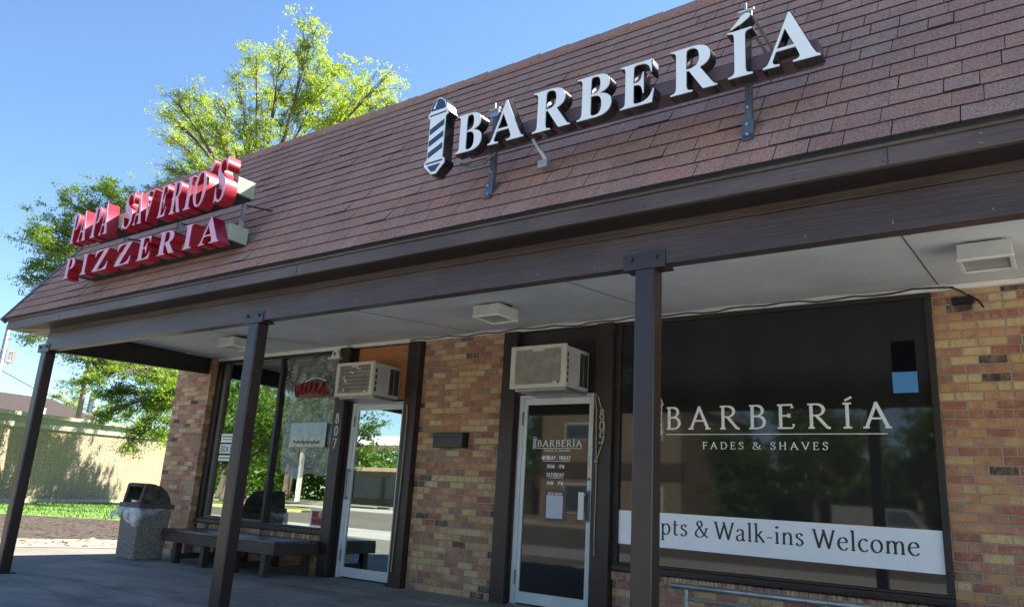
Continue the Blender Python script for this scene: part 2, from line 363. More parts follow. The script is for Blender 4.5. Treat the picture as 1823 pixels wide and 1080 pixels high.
# outlines drawn on a plane facing -y: (u, v) -> (x, z)
def outline(name, loops, m, yf, depth, parent=None, offset=0):
    cu = bpy.data.curves.new(name, 'CURVE'); cu.dimensions = '2D'; cu.fill_mode = 'BOTH'; cu.extrude = depth/2; cu.offset = offset
    for l in loops:
        sp_ = cu.splines.new('POLY'); sp_.points.add(len(l)-1)
        for i, (a, b) in enumerate(l): sp_.points[i].co = (a, b, 0, 1)
        sp_.use_cyclic_u = True
    t = bpy.data.objects.new('tmp', cu); C.objects.link(t)
    dg = bpy.context.evaluated_depsgraph_get(); me = bpy.data.meshes.new_from_object(t.evaluated_get(dg))
    bpy.data.objects.remove(t)
    me.transform(Matrix.Translation((0, yf+depth/2, 0)) @ Matrix.Rotation(math.pi/2, 4, 'X'))
    me.materials.clear(); me.materials.append(M[m]); me.name = name
    o = bpy.data.objects.new(name, me); C.objects.link(o)
    if parent: o.parent = parent
    return o

# pen-drawn lettering for vinyl text: strokes with a broad nib
def arc(cx, cz, rx, rz, a0, a1, n=9):
    return [(cx+rx*math.cos(R_(a0+(a1-a0)*i/n)), cz+rz*math.sin(R_(a0+(a1-a0)*i/n))) for i in range(n+1)]
def sm(*p):
    p = list(p); o = []
    for i in range(len(p)-1):
        a = p[max(i-1, 0)]; b = p[i]; c = p[i+1]; d = p[min(i+2, len(p)-1)]
        for k in range(5):
            t = k/5; q = [.5*((2*b[j]) + (-a[j]+c[j])*t + (2*a[j]-5*b[j]+4*c[j]-d[j])*t*t + (-a[j]+3*b[j]-3*c[j]+d[j])*t**3) for j in (0, 1)]
            o.append(tuple(q))
    return o+[p[-1]]
def sf(x, z, h=.1): return [(x-h, z), (x+h, z)]
PEN = {
 'A': (.86, [[(.10, 0), (.43, 1)], [(.40, 1), (.76, 0)], [(.22, .37), (.62, .37)], sf(.10, .02, .10), sf(.76, .02, .10)]),
 'B': (.66, [[(.14, 0), (.14, 1)], [(.03, .98), (.3, .98)]+arc(.3, .76, .21, .22, 90, -90), [(.14, .53), (.33, .53)]+arc(.33, .275, .25, .255, 90, -90)+[(.03, .02)]]),
 'C': (.72, [arc(.42, .5, .36, .49, 50, 310, 14), [(.66, .88), (.66, .70)]]),
 'D': (.80, [[(.14, 0), (.14, 1)], [(.03, .98), (.35, .98)]+arc(.35, .5, .36, .48, 90, -90, 12)+[(.03, .02)]]),
 'E': (.62, [[(.14, 0), (.14, 1)], [(.03, .98), (.52, .98), (.53, .84)], [(.14, .53), (.42, .53)], [(.42, .61), (.42, .45)], [(.03, .02), (.54, .02), (.58, .18)]]),
 'F': (.58, [[(.14, 0), (.14, 1)], [(.03, .98), (.52, .98), (.53, .84)], [(.14, .52), (.42, .52)], [(.42, .6), (.42, .44)], sf(.14, .02)]),
 'G': (.78, [arc(.42, .5, .36, .49, 50, 320, 14), [(.68, .88), (.68, .72)], [(.68, .12), (.68, .42)], sf(.66, .42, .1)]),
 'H': (.82, [[(.14, 0), (.14, 1)], [(.66, 0), (.66, 1)], [(.14, .52), (.66, .52)], sf(.14, .02), sf(.14, .98), sf(.66, .02), sf(.66, .98)]),
 'I': (.30, [[(.15, 0), (.15, 1)], sf(.15, .02), sf(.15, .98)]),
 'K': (.74, [[(.14, 0), (.14, 1)], [(.60, 1), (.16, .48)], [(.28, .6), (.68, 0)], sf(.14, .02), sf(.14, .98), sf(.66, .02)]),
 'L': (.58, [[(.14, 0), (.14, 1)], [(.03, .02), (.50, .02), (.54, .2)], sf(.14, .98)]),
 'M': (1.0, [[(.14, 0), (.18, 1)], [(.18, 1), (.48, .05)], [(.48, .05), (.80, 1)], [(.80, 1), (.86, 0)], sf(.14, .02), sf(.86, .02)]),
 'N': (.84, [[(.14, 0), (.14, 1)], [(.12, 1), (.70, 0)], [(.70, 0), (.70, 1)], sf(.14, .02), sf(.12, .98, .08), sf(.70, .98)]),
 'O': (.86, [arc(.43, .5, .36, .49, 0, 360, 22)]),
 'P': (.62, [[(.14, 0), (.14, 1)], [(.03, .98), (.3, .98)]+arc(.3, .73, .24, .25, 90, -90)+[(.14, .48)], sf(.14, .02)]),
 'R': (.74, [[(.14, 0), (.14, 1)], [(.03, .98), (.3, .98)]+arc(.3, .75, .22, .23, 90, -90)+[(.14, .52)], [(.30, .52), (.62, .04), (.72, .0)], sf(.14, .02)]),
 'S': (.58, [sm((.46, .86), (.36, .97), (.22, .98), (.10, .87), (.12, .70), (.28, .55), (.44, .40), (.48, .20), (.36, .04), (.20, .01), (.07, .12)), [(.47, .95), (.47, .76)], [(.07, .24), (.07, .04)]]),
 'T': (.70, [[(.35, 0), (.35, 1)], [(.04, .84), (.06, .98), (.64, .98), (.66, .84)], sf(.35, .02)]),
 'U': (.80, [[(.14, 1), (.14, .3)]+arc(.40, .28, .26, .27, 180, 360, 9)+[(.66, 1)], sf(.14, .98), sf(.66, .98)]),
 'V': (.80, [[(.08, 1), (.41, 0)], [(.40, 0), (.72, 1)], sf(.08, .98), sf(.72, .98)]),
 'W': (1.12, [[(.08, 1), (.32, .0)], [(.31, 0), (.58, .96)], [(.54, 1), (.80, 0)], [(.79, 0), (1.05, 1)], sf(.08, .98), sf(1.05, .98, .07), sf(.54, .98, .07)]),
 'Y': (.74, [[(.07, 1), (.37, .48)], [(.37, .48), (.66, 1)], [(.37, 0), (.37, .48)], sf(.07, .98, .08), sf(.66, .98, .08), sf(.37, .02)]),
 '&': (.92, [sm((.80, .56), (.70, .26), (.52, .06), (.32, .0), (.13, .08), (.09, .27), (.22, .46), (.42, .64), (.50, .80), (.43, .96), (.31, .99), (.20, .90), (.22, .74), (.40, .50), (.60, .22), (.88, .0)), [(.70, .56), (.90, .56)]]),
 'a': (.54, [sm((.08, .50), (.16, .62), (.28, .64), (.38, .56), (.39, .40), (.39, .12), (.45, .02), (.52, .06)), sm((.39, .40), (.24, .34), (.08, .24), (.08, .08), (.18, .0), (.30, .04), (.39, .14))]),
 'c': (.50, [sm((.44, .54), (.34, .64), (.20, .61), (.08, .45), (.07, .25), (.17, .05), (.32, .0), (.45, .10))]),
 'e': (.54, [sm((.08, .36), (.28, .39), (.46, .42), (.42, .58), (.29, .65), (.15, .58), (.07, .40), (.08, .20), (.20, .03), (.36, .0), (.49, .12))]),
 'i': (.28, [[(.14, .0), (.14, .64)], sf(.14, .02), [(.03, .60), (.14, .64)], [(.09, .90), (.14, .96), (.19, .90), (.14, .84), (.09, .90)], [(.10, .90), (.18, .90)], [(.14, .86), (.14, .94)]]),
 'k': (.58, [[(.13, 0), (.13, 1.06)], [(.44, .64), (.15, .32)], [(.24, .42), (.54, 0)], sf(.13, .02), [(.02, 1.0), (.13, 1.06)]]),
 'l': (.28, [[(.14, 0), (.14, 1.06)], sf(.14, .02), [(.03, 1.0), (.14, 1.06)]]),
 'm': (.92, [[(.13, 0), (.13, .64)], sm((.13, .44), (.24, .60), (.36, .63), (.45, .52), (.46, .30), (.46, 0)), sm((.46, .44), (.57, .60), (.69, .63), (.78, .52), (.79, .30), (.79, 0)), sf(.13, .02), sf(.46, .02), sf(.79, .02)]),
 'n': (.62, [[(.13, 0), (.13, .64)], sm((.13, .44), (.25, .60), (.38, .63), (.47, .52), (.48, .30), (.48, 0)), sf(.13, .02), sf(.48, .02)]),
 'o': (.58, [arc(.29, .32, .23, .325, 0, 360, 18)]),
 'p': (.62, [[(.13, -.34), (.13, .64)], sm((.13, .46), (.24, .60), (.38, .63), (.51, .50), (.54, .30), (.46, .08), (.32, .0), (.13, .10)), sf(.13, -.33), [(.02, .6), (.13, .64)]]),
 's': (.42, [sm((.35, .52), (.28, .63), (.17, .64), (.08, .55), (.10, .43), (.22, .34), (.34, .24), (.35, .10), (.25, .0), (.13, .0), (.05, .11))]),
 't': (.38, [sm((.15, .86), (.15, .40), (.15, .12), (.22, .0), (.34, .06)), [(.02, .61), (.34, .61)]]),
 '-': (.34, [[(.04, .30), (.30, .30)]]),
 '0': (.62, [arc(.31, .5, .24, .48, 0, 360, 20)]),
 '1': (.36, [[(.18, 0), (.18, 1)], [(.05, .85), (.18, 1)], sf(.18, .02)]),
 '3': (.54, [sm((.08, .86), (.20, .98), (.36, .94), (.40, .76), (.26, .56)), sm((.20, .56), (.40, .48), (.46, .26), (.32, .03), (.14, .0), (.05, .10))]),
 '5': (.56, [[(.44, .98), (.14, .98), (.11, .56)], sm((.11, .54), (.28, .62), (.46, .50), (.47, .24), (.32, .03), (.14, .01), (.05, .12))]),
 '7': (.54, [[(.05, .86), (.06, .98), (.50, .98), (.20, 0)]]),
 '8': (.58, [arc(.29, .75, .18, .23, 0, 360, 16), arc(.29, .27, .23, .27, 0, 360, 18)]),
 "'": (.2, [[(.1, 1), (.1, .8)]]), ' ': (.36, [])}
PEN['Í'] = (.30, PEN['I'][1] + [[(.10, 1.10), (.26, 1.24)], [(.13, 1.11), (.27, 1.22)]])
def ribbons(mb, strokes, x0, z0, s, thick, thin, y, nib=12, sxk=1, mirror=None):
    k = 0
    for st in strokes:
        p = [(x0+a*s*sxk, z0+b*s) for a, b in st]; yy = y - .00012*k; k += 1
        if mirror is not None: p = [(2*mirror-a, b) for a, b in p]
        n = len(p); L = []
        closed = n > 4 and math.hypot(p[0][0]-p[-1][0], p[0][1]-p[-1][1]) < 1e-6
        for i in range(n):
            if closed: a = p[(i-1) % (n-1)]; b = p[(i+1) % (n-1)] if i < n-1 else p[1]
            else: a = p[max(i-1, 0)]; b = p[min(i+1, n-1)]
            dx, dz = b[0]-a[0], b[1]-a[1]; l = math.hypot(dx, dz) or 1; th = math.atan2(dz, dx)
            wd = (thin + (thick-thin)*abs(math.sin(th-R_(nib)))**1.3)*s/2
            L.append((p[i][0]-dz/l*wd, p[i][1]+dx/l*wd, p[i][0]+dz/l*wd, p[i][1]-dx/l*wd))
        vs = [(q[0], yy, q[1]) for q in L] + [(q[2], yy, q[3]) for q in L]
        mb.add(vs, [(i, i+n, i+n+1, i+1) for i in range(n-1)])
def textw(s, track): return sum(PEN[c][0]+track for c in s)-track
def pentext(mb, s, x0, x1, z0, cap, thick=.13, thin=.045, y=0, track=.12, nib=12, mirror=None):
    wd = textw(s, track)*cap; k = (x1-x0)/wd; x = x0
    for c in s:
        ribbons(mb, PEN[c][1], x, z0, cap, thick, thin, y, nib, k, mirror); x += (PEN[c][0]+track)*cap*k
# serif letter outlines, unit box
GLYPH = {
 'A': [[[0,0],[0,39],[27,42],[51,50],[71,65],[90,87],[109,119],[128,160],[475,1000],[516,999],[869,186],[929,73],[948,54],[972,43],[1000,39],[1000,0],[526,0],[526,39],[593,45],[633,65],[646,98],[623,174],[578,284],[248,284],[193,151],[186,126],[184,104],[196,68],[232,46],[293,39],[302,39],[302,0]],[[270,344],[554,344],[410,684]]],
 'B': [[[2,0],[2,38],[52,43],[91,54],[117,71],[133,96],[143,132],[147,180],[147,810],[145,849],[141,881],[133,906],[122,925],[107,940],[88,951],[64,958],[35,962],[0,963],[0,1000],[508,1000],[666,991],[788,963],[875,917],[928,853],[945,770],[934,703],[902,646],[847,601],[771,566],[673,543],[791,515],[882,476],[948,425],[987,363],[1000,289],[995,237],[981,189],[958,147],[925,109],[883,76],[832,49],[773,27],[707,12],[633,3],[552,0]],[[413,553],[428,553],[508,558],[571,573],[615,598],[645,636],[662,689],[668,758],[664,819],[651,868],[630,906],[598,932],[554,948],[498,953],[465,951],[442,944],[428,933],[420,916],[415,891],[413,858]],[[512,53],[577,59],[628,77],[664,108],[680,132],[692,162],[701,197],[707,237],[708,282],[706,328],[699,368],[687,403],[670,432],[649,456],[622,474],[589,489],[550,499],[504,505],[452,507],[413,507],[413,143],[416,113],[423,90],[434,73],[452,62],[478,55]]],
 'E': [[[0,0],[0,37],[51,40],[90,49],[116,65],[133,89],[144,125],[147,171],[147,810],[144,866],[133,908],[116,934],[89,950],[52,960],[5,963],[5,1000],[926,1000],[926,702],[889,702],[878,754],[863,798],[842,836],[816,868],[784,892],[747,911],[702,926],[650,937],[590,943],[523,945],[447,940],[432,935],[421,927],[414,915],[405,853],[405,540],[431,540],[497,545],[550,562],[590,591],[608,614],[625,642],[639,675],[650,714],[659,758],[698,758],[698,260],[658,260],[650,314],[638,361],[623,398],[602,428],[576,452],[545,468],[508,479],[463,486],[412,488],[405,488],[405,147],[408,115],[416,92],[428,77],[448,68],[479,62],[520,60],[566,61],[609,64],[649,69],[686,76],[720,85],[771,104],[817,131],[858,164],[894,206],[926,256],[955,314],[1000,314],[934,0]]],
 'I': [[[0,0],[0,38],[87,45],[155,56],[205,71],[239,92],[259,124],[266,165],[266,850],[260,890],[243,919],[214,939],[167,951],[96,959],[0,963],[0,1000],[994,1000],[994,963],[903,959],[833,951],[785,939],[753,919],[735,890],[728,850],[728,170],[749,97],[766,81],[793,68],[828,58],[1000,38],[1000,0]]],
 'O': [[[495,0],[453,2],[413,6],[374,14],[336,24],[300,38],[265,54],[231,73],[200,94],[170,118],[142,144],[116,172],[93,202],[72,233],[53,267],[37,303],[24,340],[13,378],[6,418],[1,458],[0,500],[1,542],[6,582],[13,621],[24,660],[37,696],[53,732],[72,766],[93,797],[117,827],[143,856],[171,882],[201,905],[233,927],[267,946],[303,962],[341,976],[380,986],[420,994],[462,998],[505,1000],[547,999],[587,994],[626,987],[664,976],[700,963],[735,947],[769,928],[800,907],[830,884],[857,858],[883,831],[906,801],[927,769],[946,736],[962,700],[976,663],[986,624],[994,584],[998,543],[1000,500],[998,458],[994,418],[986,378],[976,340],[962,303],[946,267],[927,233],[906,202],[882,172],[856,144],[828,118],[797,94],[765,73],[731,54],[695,38],[658,24],[619,14],[579,6],[538,2]],[[504,48],[591,66],[660,120],[708,211],[738,337],[748,500],[745,585],[737,661],[723,728],[704,787],[680,837],[651,879],[617,911],[580,934],[539,948],[494,952],[406,934],[337,880],[289,789],[259,663],[250,500],[252,416],[261,340],[274,273],[293,214],[318,163],[347,122],[381,89],[418,66],[459,53]]],
 'P': [[[0,0],[0,38],[53,43],[93,53],[119,69],[137,94],[147,130],[150,177],[150,832],[147,874],[136,907],[119,931],[92,947],[53,958],[2,963],[2,1000],[503,1000],[586,999],[658,995],[720,988],[772,978],[814,966],[868,941],[913,910],[951,873],[978,830],[995,782],[1000,729],[996,680],[983,636],[961,596],[931,560],[892,527],[845,500],[790,479],[727,463],[655,454],[575,451],[423,451],[423,177],[427,130],[437,94],[454,69],[481,53],[521,43],[575,38],[575,0]],[[423,504],[473,504],[549,510],[608,527],[651,555],[680,596],[697,652],[703,723],[698,793],[684,849],[660,892],[624,923],[574,941],[510,947],[480,945],[457,940],[441,931],[431,917],[425,899],[423,875]]],
 'R': [[[0,0],[0,38],[45,43],[78,53],[101,69],[116,94],[124,130],[127,177],[127,832],[124,874],[115,907],[100,931],[78,947],[45,958],[1,963],[1,1000],[434,1000],[516,997],[589,990],[654,977],[710,958],[757,935],[796,906],[826,872],[847,832],[860,786],[864,735],[855,666],[829,608],[785,559],[724,520],[645,491],[896,111],[940,56],[955,46],[973,40],[996,38],[1000,38],[1000,0],[695,0],[400,466],[358,466],[358,177],[361,130],[370,94],[384,69],[407,53],[442,43],[487,38],[487,0]],[[358,513],[405,513],[447,515],[485,522],[518,533],[546,548],[569,567],[587,591],[601,620],[612,654],[618,693],[620,737],[613,813],[593,872],[559,913],[511,939],[449,947],[415,945],[391,938],[375,928],[366,910],[360,883],[358,847]]],
 'S': [[[0,0],[0,354],[62,354],[84,295],[111,244],[142,198],[177,159],[217,127],[261,100],[310,80],[364,65],[422,56],[486,54],[561,58],[624,73],[676,98],[715,130],[738,167],[745,210],[738,246],[718,278],[684,308],[637,334],[575,358],[378,423],[308,447],[246,472],[192,498],[146,525],[107,552],[76,581],[52,612],[35,645],[25,681],[21,718],[27,773],[46,823],[76,867],[118,906],[168,938],[228,965],[296,984],[369,996],[448,1000],[589,990],[756,962],[786,957],[811,955],[843,960],[865,975],[877,1000],[936,1000],[936,692],[883,692],[860,742],[829,788],[792,830],[749,866],[701,897],[649,922],[593,940],[536,951],[478,955],[410,951],[353,938],[306,917],[270,889],[249,857],[242,820],[248,785],[267,755],[297,728],[340,704],[394,681],[461,658],[665,594],[745,568],[812,540],[867,511],[911,481],[946,450],[970,417],[987,382],[997,343],[1000,301],[993,244],[971,191],[935,144],[886,102],[825,67],[752,39],[702,25],[650,15],[594,7],[534,3],[471,1],[365,6],[261,24],[175,42],[132,48],[111,47],[95,43],[83,37],[57,0]]],
 'V': [[[496,0],[128,841],[80,925],[61,943],[34,957],[0,964],[0,1000],[493,1000],[493,964],[452,963],[420,958],[395,951],[379,939],[369,923],[365,902],[384,835],[598,333],[794,834],[809,901],[805,922],[796,939],[780,950],[757,957],[725,962],[686,964],[686,1000],[1000,1000],[1000,964],[972,962],[947,954],[926,940],[908,919],[888,888],[869,845],[535,0]]],
 'Z': [[[0,0],[0,24],[634,944],[481,944],[412,942],[352,934],[300,923],[256,905],[217,880],[183,847],[153,806],[126,756],[101,695],[60,695],[92,1000],[957,1000],[957,973],[329,63],[542,63],[609,66],[669,75],[724,89],[772,109],[815,134],[853,166],[886,204],[915,249],[939,301],[958,360],[1000,360],[958,0]]],
}
random.seed(7); np.random.seed(7)
# ================================================================== GROUND
def poly_sheet(name, pts, z, m):
    o = MB().add([(x, y, z) for x, y in pts], [tuple(range(len(pts)))]).build(name, m, fix=False)
    if o.data.polygons[0].normal.z < 0: o.data.flip_normals()
    return struct(o)
ZG = -.15
poly_sheet('parking_lot', [(-900, -900), (900, -900), (900, 900), (-900, 900)], ZG, 'asphalt')  # near part kept extra pale to bounce sunlight under the canopy
poly_sheet('street_asphalt', [(-400, -13), (-400, -33), (200, -33), (200, -13)], ZG+.003, groundmat('brown_grey_asphalt', [(.3, (.085, .075, .06)), (.7, (.13, .115, .095))], .5, 40, .85, .25)[0])
# slab under the canopy, a kerb step above the lot
mb = MB(); sl_ = [(-9.0, -4.6), (6, -4.6), (6, .3), (-11.45, .3), (-11.25, 0)]
mb.prism(sl_, 2, ZG-.05, 0); struct(mb.build('sidewalk', 'concrete', bevel=.012))
poly_sheet('driveway', [(-8.5, -9), (-17.5, -9), (-15.0, -3), (-14.3, -.8), (-13.8, .7), (-12.8, 4), (-10.5, 14), (-9, 3), (-8.5, -3)], ZG+.004, 'apron')
poly_sheet('gravel_strip', [(-18.2, -9), (-20.3, -9), (-16.8, -1.6), (-15.9, 1.6), (-13.5, 9), (-12.5, 9), (-13.8, .8), (-14.4, -.9)], ZG+.008, 'gravel')
poly_sheet('mulch_bed', [(-20.3, -9), (-33, -9), (-25.9, 4.0), (-20.5, 7.5), (-17, 14), (-12.5, 14), (-13.5, 9), (-15.85, 1.6), (-16.6, -1.3)], ZG+.008, 'mulch')
poly_sheet('lawn', [(-33, -9), (-20, -9), (-19.5, 5.2), (-12, 14), (-12, 60), (-90, 60), (-50, -14)], ZG+.004, 'grass')
gr = MB()
def blades(mb, n, f, h0, h1, wd):
    for i in range(n):
        x, y = f(); h = random.uniform(h0, h1); a = random.uniform(0, 6.28); dx, dy = math.cos(a)*wd, math.sin(a)*wd; lx, ly = random.gauss(0, .03), random.gauss(0, .03)
        mb.add([(x-dx, y-dy, ZG), (x+dx, y+dy, ZG), (x+lx, y+ly, ZG+h)], [(0, 1, 2)])
def lawnpt():
    while True:
        t = random.random(); y = -3+22*t; x = random.uniform(-45, -19)
        if x > -34.9-.745*(y-6.2)+.3 and x < -26-.0*(y) + (y-4)*1.6: return x, y
blades(gr, 16000, lawnpt, .05, .13, .012)
tag(gr.build('grass_blades', 'grass', fix=False), 'short bright green grass in front of the cream brick wall', 'grass', kind='stuff')
mc = MB()
def chip():
    return random.uniform(-24, -14.5), random.uniform(-3, 9)
for i in range(2600):
    x, y = random.uniform(-25, -14.2), random.uniform(-4, 9)
    if x > -15.9+(y-1.6)*.32 and random.random() > .12: 
        s_ = random.uniform(.02, .06)
    else: s_ = random.uniform(.03, .10)
    a = random.uniform(0, 3.14); c_, d_ = math.cos(a)*s_, math.sin(a)*s_
    z = ZG+.008
    mc.add([(x-c_, y-d_, z), (x+d_*.4, y-c_*.4, z+.01), (x+c_, y+d_, z+random.uniform(.005, .03)), (x-d_*.4, y+c_*.4, z+.02)], [(0, 1, 2, 3)])
tag(mc.build('mulch_chips', 'mulch', fix=False), 'loose bark chips scattered over the planting bed and gravel edge', 'mulch', kind='stuff')
db = MB()
for i in range(420):
    x = random.uniform(-10.3, 1); y = -abs(random.gauss(0, 1.1)) if random.random() < .55 else random.uniform(-4.4, 0); s_ = random.uniform(.006, .022); a = random.uniform(0, 6.28); c_, d_ = math.cos(a)*s_, math.sin(a)*s_
    if x < -9.0-.42*(y+4.6): continue
    db.add([(x-c_, y-d_, .002), (x+d_*.5, y-c_*.5, .004), (x+c_, y+d_, .006), (x-d_*.5, y+c_*.5, .005)], [(0, 1, 2, 3)])
tag(db.build('leaf_litter', simple('leaf_litter_mat', (.09, .06, .035), .9, .6, 30), fix=False), 'tiny dead leaves and grit scattered over the concrete walk', 'litter', kind='stuff')
rk = MB()
for x, y, s_ in ((-15.4, .9, .22), (-15.1, -.2, .15), (-14.9, 1.9, .12)):
    vs = []; 
    for k in range(7): vs.append((x+math.cos(k*.9)*s_*random.uniform(.7, 1.1), y+math.sin(k*.9)*s_*random.uniform(.7, 1.1), ZG))
    rk.add(vs+[(x, y, ZG+s_*.4)], [(k, (k+1) % 7, 7) for k in range(7)])
tag(rk.build('rocks', 'gravel'), 'pale flat stones at the edge of the mulch bed', 'stones', kind='stuff')

# ================================================================== BUILDING
B = thing('shop_building', 'brick strip of two shops with brown shingled mansard, canopy on posts and white framed doors', 'building', loc=(0, 0, 0))
SZ = lambda y: 2.965 + .10*y      # canopy ceiling rises toward the wall
# brick
bx('wall', 'brick', -6.42, -5.14, 0, .25, 0, 2.95, B)
bx('wall', 'brick', -.81, 3.0, 0, .25, 0, 2.95, B)
bx('wall', 'brick', -3.73, -.81, .004, .25, 0, .365, B)
bx('wall', 'brick', -10.735, -7.84, .004, .25, 0, .405, B)
mb = MB().box(-11.65, -10.73, -.13, .25, 0, 2.95).box(-11.65, -11.4, .25, 12, 0, 3.1).box(-11.4, 3, 11.8, 12, 0, 3.1)
mb.build('wall', 'brick', B)
# rowlock sills, sloping bricks with real joints
def rowlock(x0, x1, z0, z1):
    mb = MB(); x = x0; 
    while x < x1-.02:
        e = min(x+.066, x1); j = random.uniform(-.002, .002)
        mb.hexa([(x, -.030+j, z0), (e, -.030+j, z0), (e, .06, z0), (x, .06, z0), (x, -.024+j, z1-.012), (e, -.024+j, z1-.012), (e, .06, z1+.002), (x, .06, z1+.002)])
        x += .074
    mb.build('brick_sill', 'rowlock', B)
    bx('mortar_bed', simple('mortar', (.30, .26, .20), .9, .2, 20), x0, x1, -.018, .06, z0-.004, z1-.022, B)
rowlock(-3.73, -.815, .37, .455); rowlock(-10.72, -7.85, .41, .492)
# interior shell
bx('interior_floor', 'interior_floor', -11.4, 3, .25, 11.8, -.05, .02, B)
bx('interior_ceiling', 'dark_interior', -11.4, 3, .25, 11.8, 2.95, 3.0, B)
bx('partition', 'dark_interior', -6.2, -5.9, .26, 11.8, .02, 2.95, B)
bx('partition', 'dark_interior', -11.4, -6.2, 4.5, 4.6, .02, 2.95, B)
# canopy ceiling
mb = MB(); P0 = (-9.30, -3.05); P1 = (-10.93, -.0)
mb.hexa([(-9.26, -3.06, SZ(-3.06)), (3, -3.06, SZ(-3.06)), (3, .02, SZ(.02)), (-10.9, .02, SZ(.02)), (-9.26, -3.06, SZ(-3.06)+.04), (3, -3.06, SZ(-3.06)+.04), (3, .02, SZ(.02)+.04), (-10.9, .02, SZ(.02)+.04)])
mb.build('soffit', 'soffit', B)
SEAM = simple('seam_shadow_gap', (.12, .12, .11), .8, .2, 9)
for xs in (-.70, -3.14, -5.58, -8.02): MB().hexa([(xs-.005, -3.05, SZ(-3.05)-.003), (xs+.003, -3.05, SZ(-3.05)-.003), (xs-.04+.003, -.05, SZ(-.05)-.003), (xs-.04-.005, -.05, SZ(-.05)-.003), (xs-.005, -3.05, SZ(-3.05)), (xs+.003, -3.05, SZ(-3.05)), (xs-.037, -.05, SZ(-.05)), (xs-.045, -.05, SZ(-.05))]).build('soffit_seam', SEAM, B)
mb = MB().box(-10.73, -7.86, -.04, -.002, 2.905, 2.958).box(-7.82, 3.0, -.055, -.002, 2.912, 2.957)
mb.build('crown_moulding', 'whitetrim', B, bevel=.006)
# beam, frieze, eave and fascia
bx('beam', 'beam', -9.315, 3, -3.15, -3.06, 2.385, 2.583, B, .004)
bx('frieze_board', 'beam', -9.315, 3, -3.146, -3.07, 2.588, 2.66, B, .003)
mb = MB().box(-9.86, 3, -3.335, -3.146, 2.636, 2.655)
mb.build('eave_soffit', 'brownx', B)
mb = MB().hexa([(-9.86, -3.335, 2.63), (-9.315, -3.146, 2.63), (-10.95, -.13, 2.93), (-11.5, -.13, 2.93), (-9.86, -3.335, 2.65), (-9.315, -3.146, 2.65), (-10.95, -.13, 2.95), (-11.5, -.13, 2.95)])
mb.build('eave_soffit', simple('bounce_lit_eave', (.45, .38, .26), .6, .1, 3), B)  # bounce light from the ground is put into this pale yellow colour
mb = MB().box(-9.88, 3, -3.37, -3.335, 2.632, 2.722)
mb.build('fascia', 'fascia', B, bevel=.004)
bx('fascia_drip_board', 'fascia', -9.89, 3, -3.384, -3.336, 2.7225, 2.764, B, .003)
mb = MB().hexa([(-9.91, -3.36, 2.632), (-9.88, -3.33, 2.632), (-11.5, -.13, 2.95), (-11.54, -.13, 2.95), (-9.91, -3.36, 2.764), (-9.88, -3.33, 2.764), (-11.5, -.13, 3.08), (-11.54, -.13, 3.08)])
mb.build('fascia', 'fascia', B)
for xj in (-8.62, -4.75, -.55):
    MB().box(xj-.0025, xj+.0025, -3.3715, -3.36, 2.633, 2.7215).build('board_joint', 'matblack', B); MB().box(xj+.2-.002, xj+.2+.002, -3.3855, -3.37, 2.7235, 2.763).build('board_joint', 'matblack', B)
mb = MB()
for xn in np.arange(-9.6, 2.9, .41):
    for zn in (2.655, 2.70): mb.tube([(xn+random.uniform(-.02, .02), -3.3745, zn), (xn, -3.368, zn)], .0035, 6)
    mb.tube([(xn, -3.153, 2.42+random.uniform(0, .02)), (xn, -3.148, 2.42)], .004, 6)
tag(mb.build('nail_heads', 'hingegrey', B), None, None, kind='stuff')
mb = MB()
for xs in np.arange(-8.6, 2.9, .61):
    for k in range(7):
        y = -2.85+k*.45; z = SZ(y); mb.tube([(xs, y, z-.0025), (xs, y, z+.001)], .006, 6)
tag(mb.build('soffit_screws', 'ckerb', B), None, None, kind='stuff')
# raking end panel between corner post and pier
mb = MB().hexa([(-9.31, -3.06, 2.385), (-9.24, -3.04, 2.385), (-10.80, -.13, 2.70), (-10.90, -.13, 2.70), (-9.31, -3.06, 2.66), (-9.24, -3.04, 2.66), (-10.80, -.13, 2.945), (-10.90, -.13, 2.945)])
mb.build('end_beam', 'brownx', B)
# roof deck and mansard
mb = MB().prism([(-9.9, -2.9), (3, -2.9), (3, 12), (-11.6, 12), (-11.6, 0)], 2, 3.10, 3.16)
mb.prism([(-3.34, 2.77), (-2.06, 4.80), (-1.95, 4.80), (-1.95, 3.16), (-3.0, 2.77)], 0, -9.90, 3.0)
mb.build('roof_deck', 'roofdark', B)
A_ = R_(57); ss, cc = math.sin(A_), math.cos(A_)
def RP(x, s, n): return (x, -3.40 + s*cc - n*ss, 2.757 + s*ss + n*cc)
mb = MB(); tone = []; EXP = .1405; ncourse = 18
for k in range(ncourse):
    s0 = k*EXP + random.uniform(-.0015, .0015) - .005; x = -9.935 - random.uniform(0, .1); s1 = s0+EXP+.012
    while x < 3.0:
        wd = random.choice((.13, .16, .19, .22, .26, .30, .165)) * random.uniform(.9, 1.1); xe = min(x+wd, 3.0); xa = max(x, -9.935)
        if xe - xa > .02:
            lift = .0095 + random.choice((0, 0, .003, .006) if random.random() < .12 else (0,)); d0 = random.uniform(-.002, .002); sk = random.uniform(-.002, .002)
            g = random.choice((.002, .0035, .005))
            mb.hexa([RP(xa+g, s0+d0, -.002), RP(xe, s0+d0+sk, -.002), RP(xe, s1, -.006), RP(xa+g, s1, -.006), RP(xa+g, s0+d0, lift), RP(xe, s0+d0+sk, lift), RP(xe, s1, .0005), RP(xa+g, s1, .0005)])
            tone += [random.random()]*8
        x = xe
for i_ in range(len(mb.f)//6): mb.mi[i_*6+2] = 1; mb.mi[i_*6+3] = 1; mb.mi[i_*6+5] = 1
o = mb.build('shingles', ['shingle', 'cutedge'], B, fix=False)
a = o.data.attributes.new('tone', 'FLOAT', 'POINT'); a.data.foreach_set('value', tone)
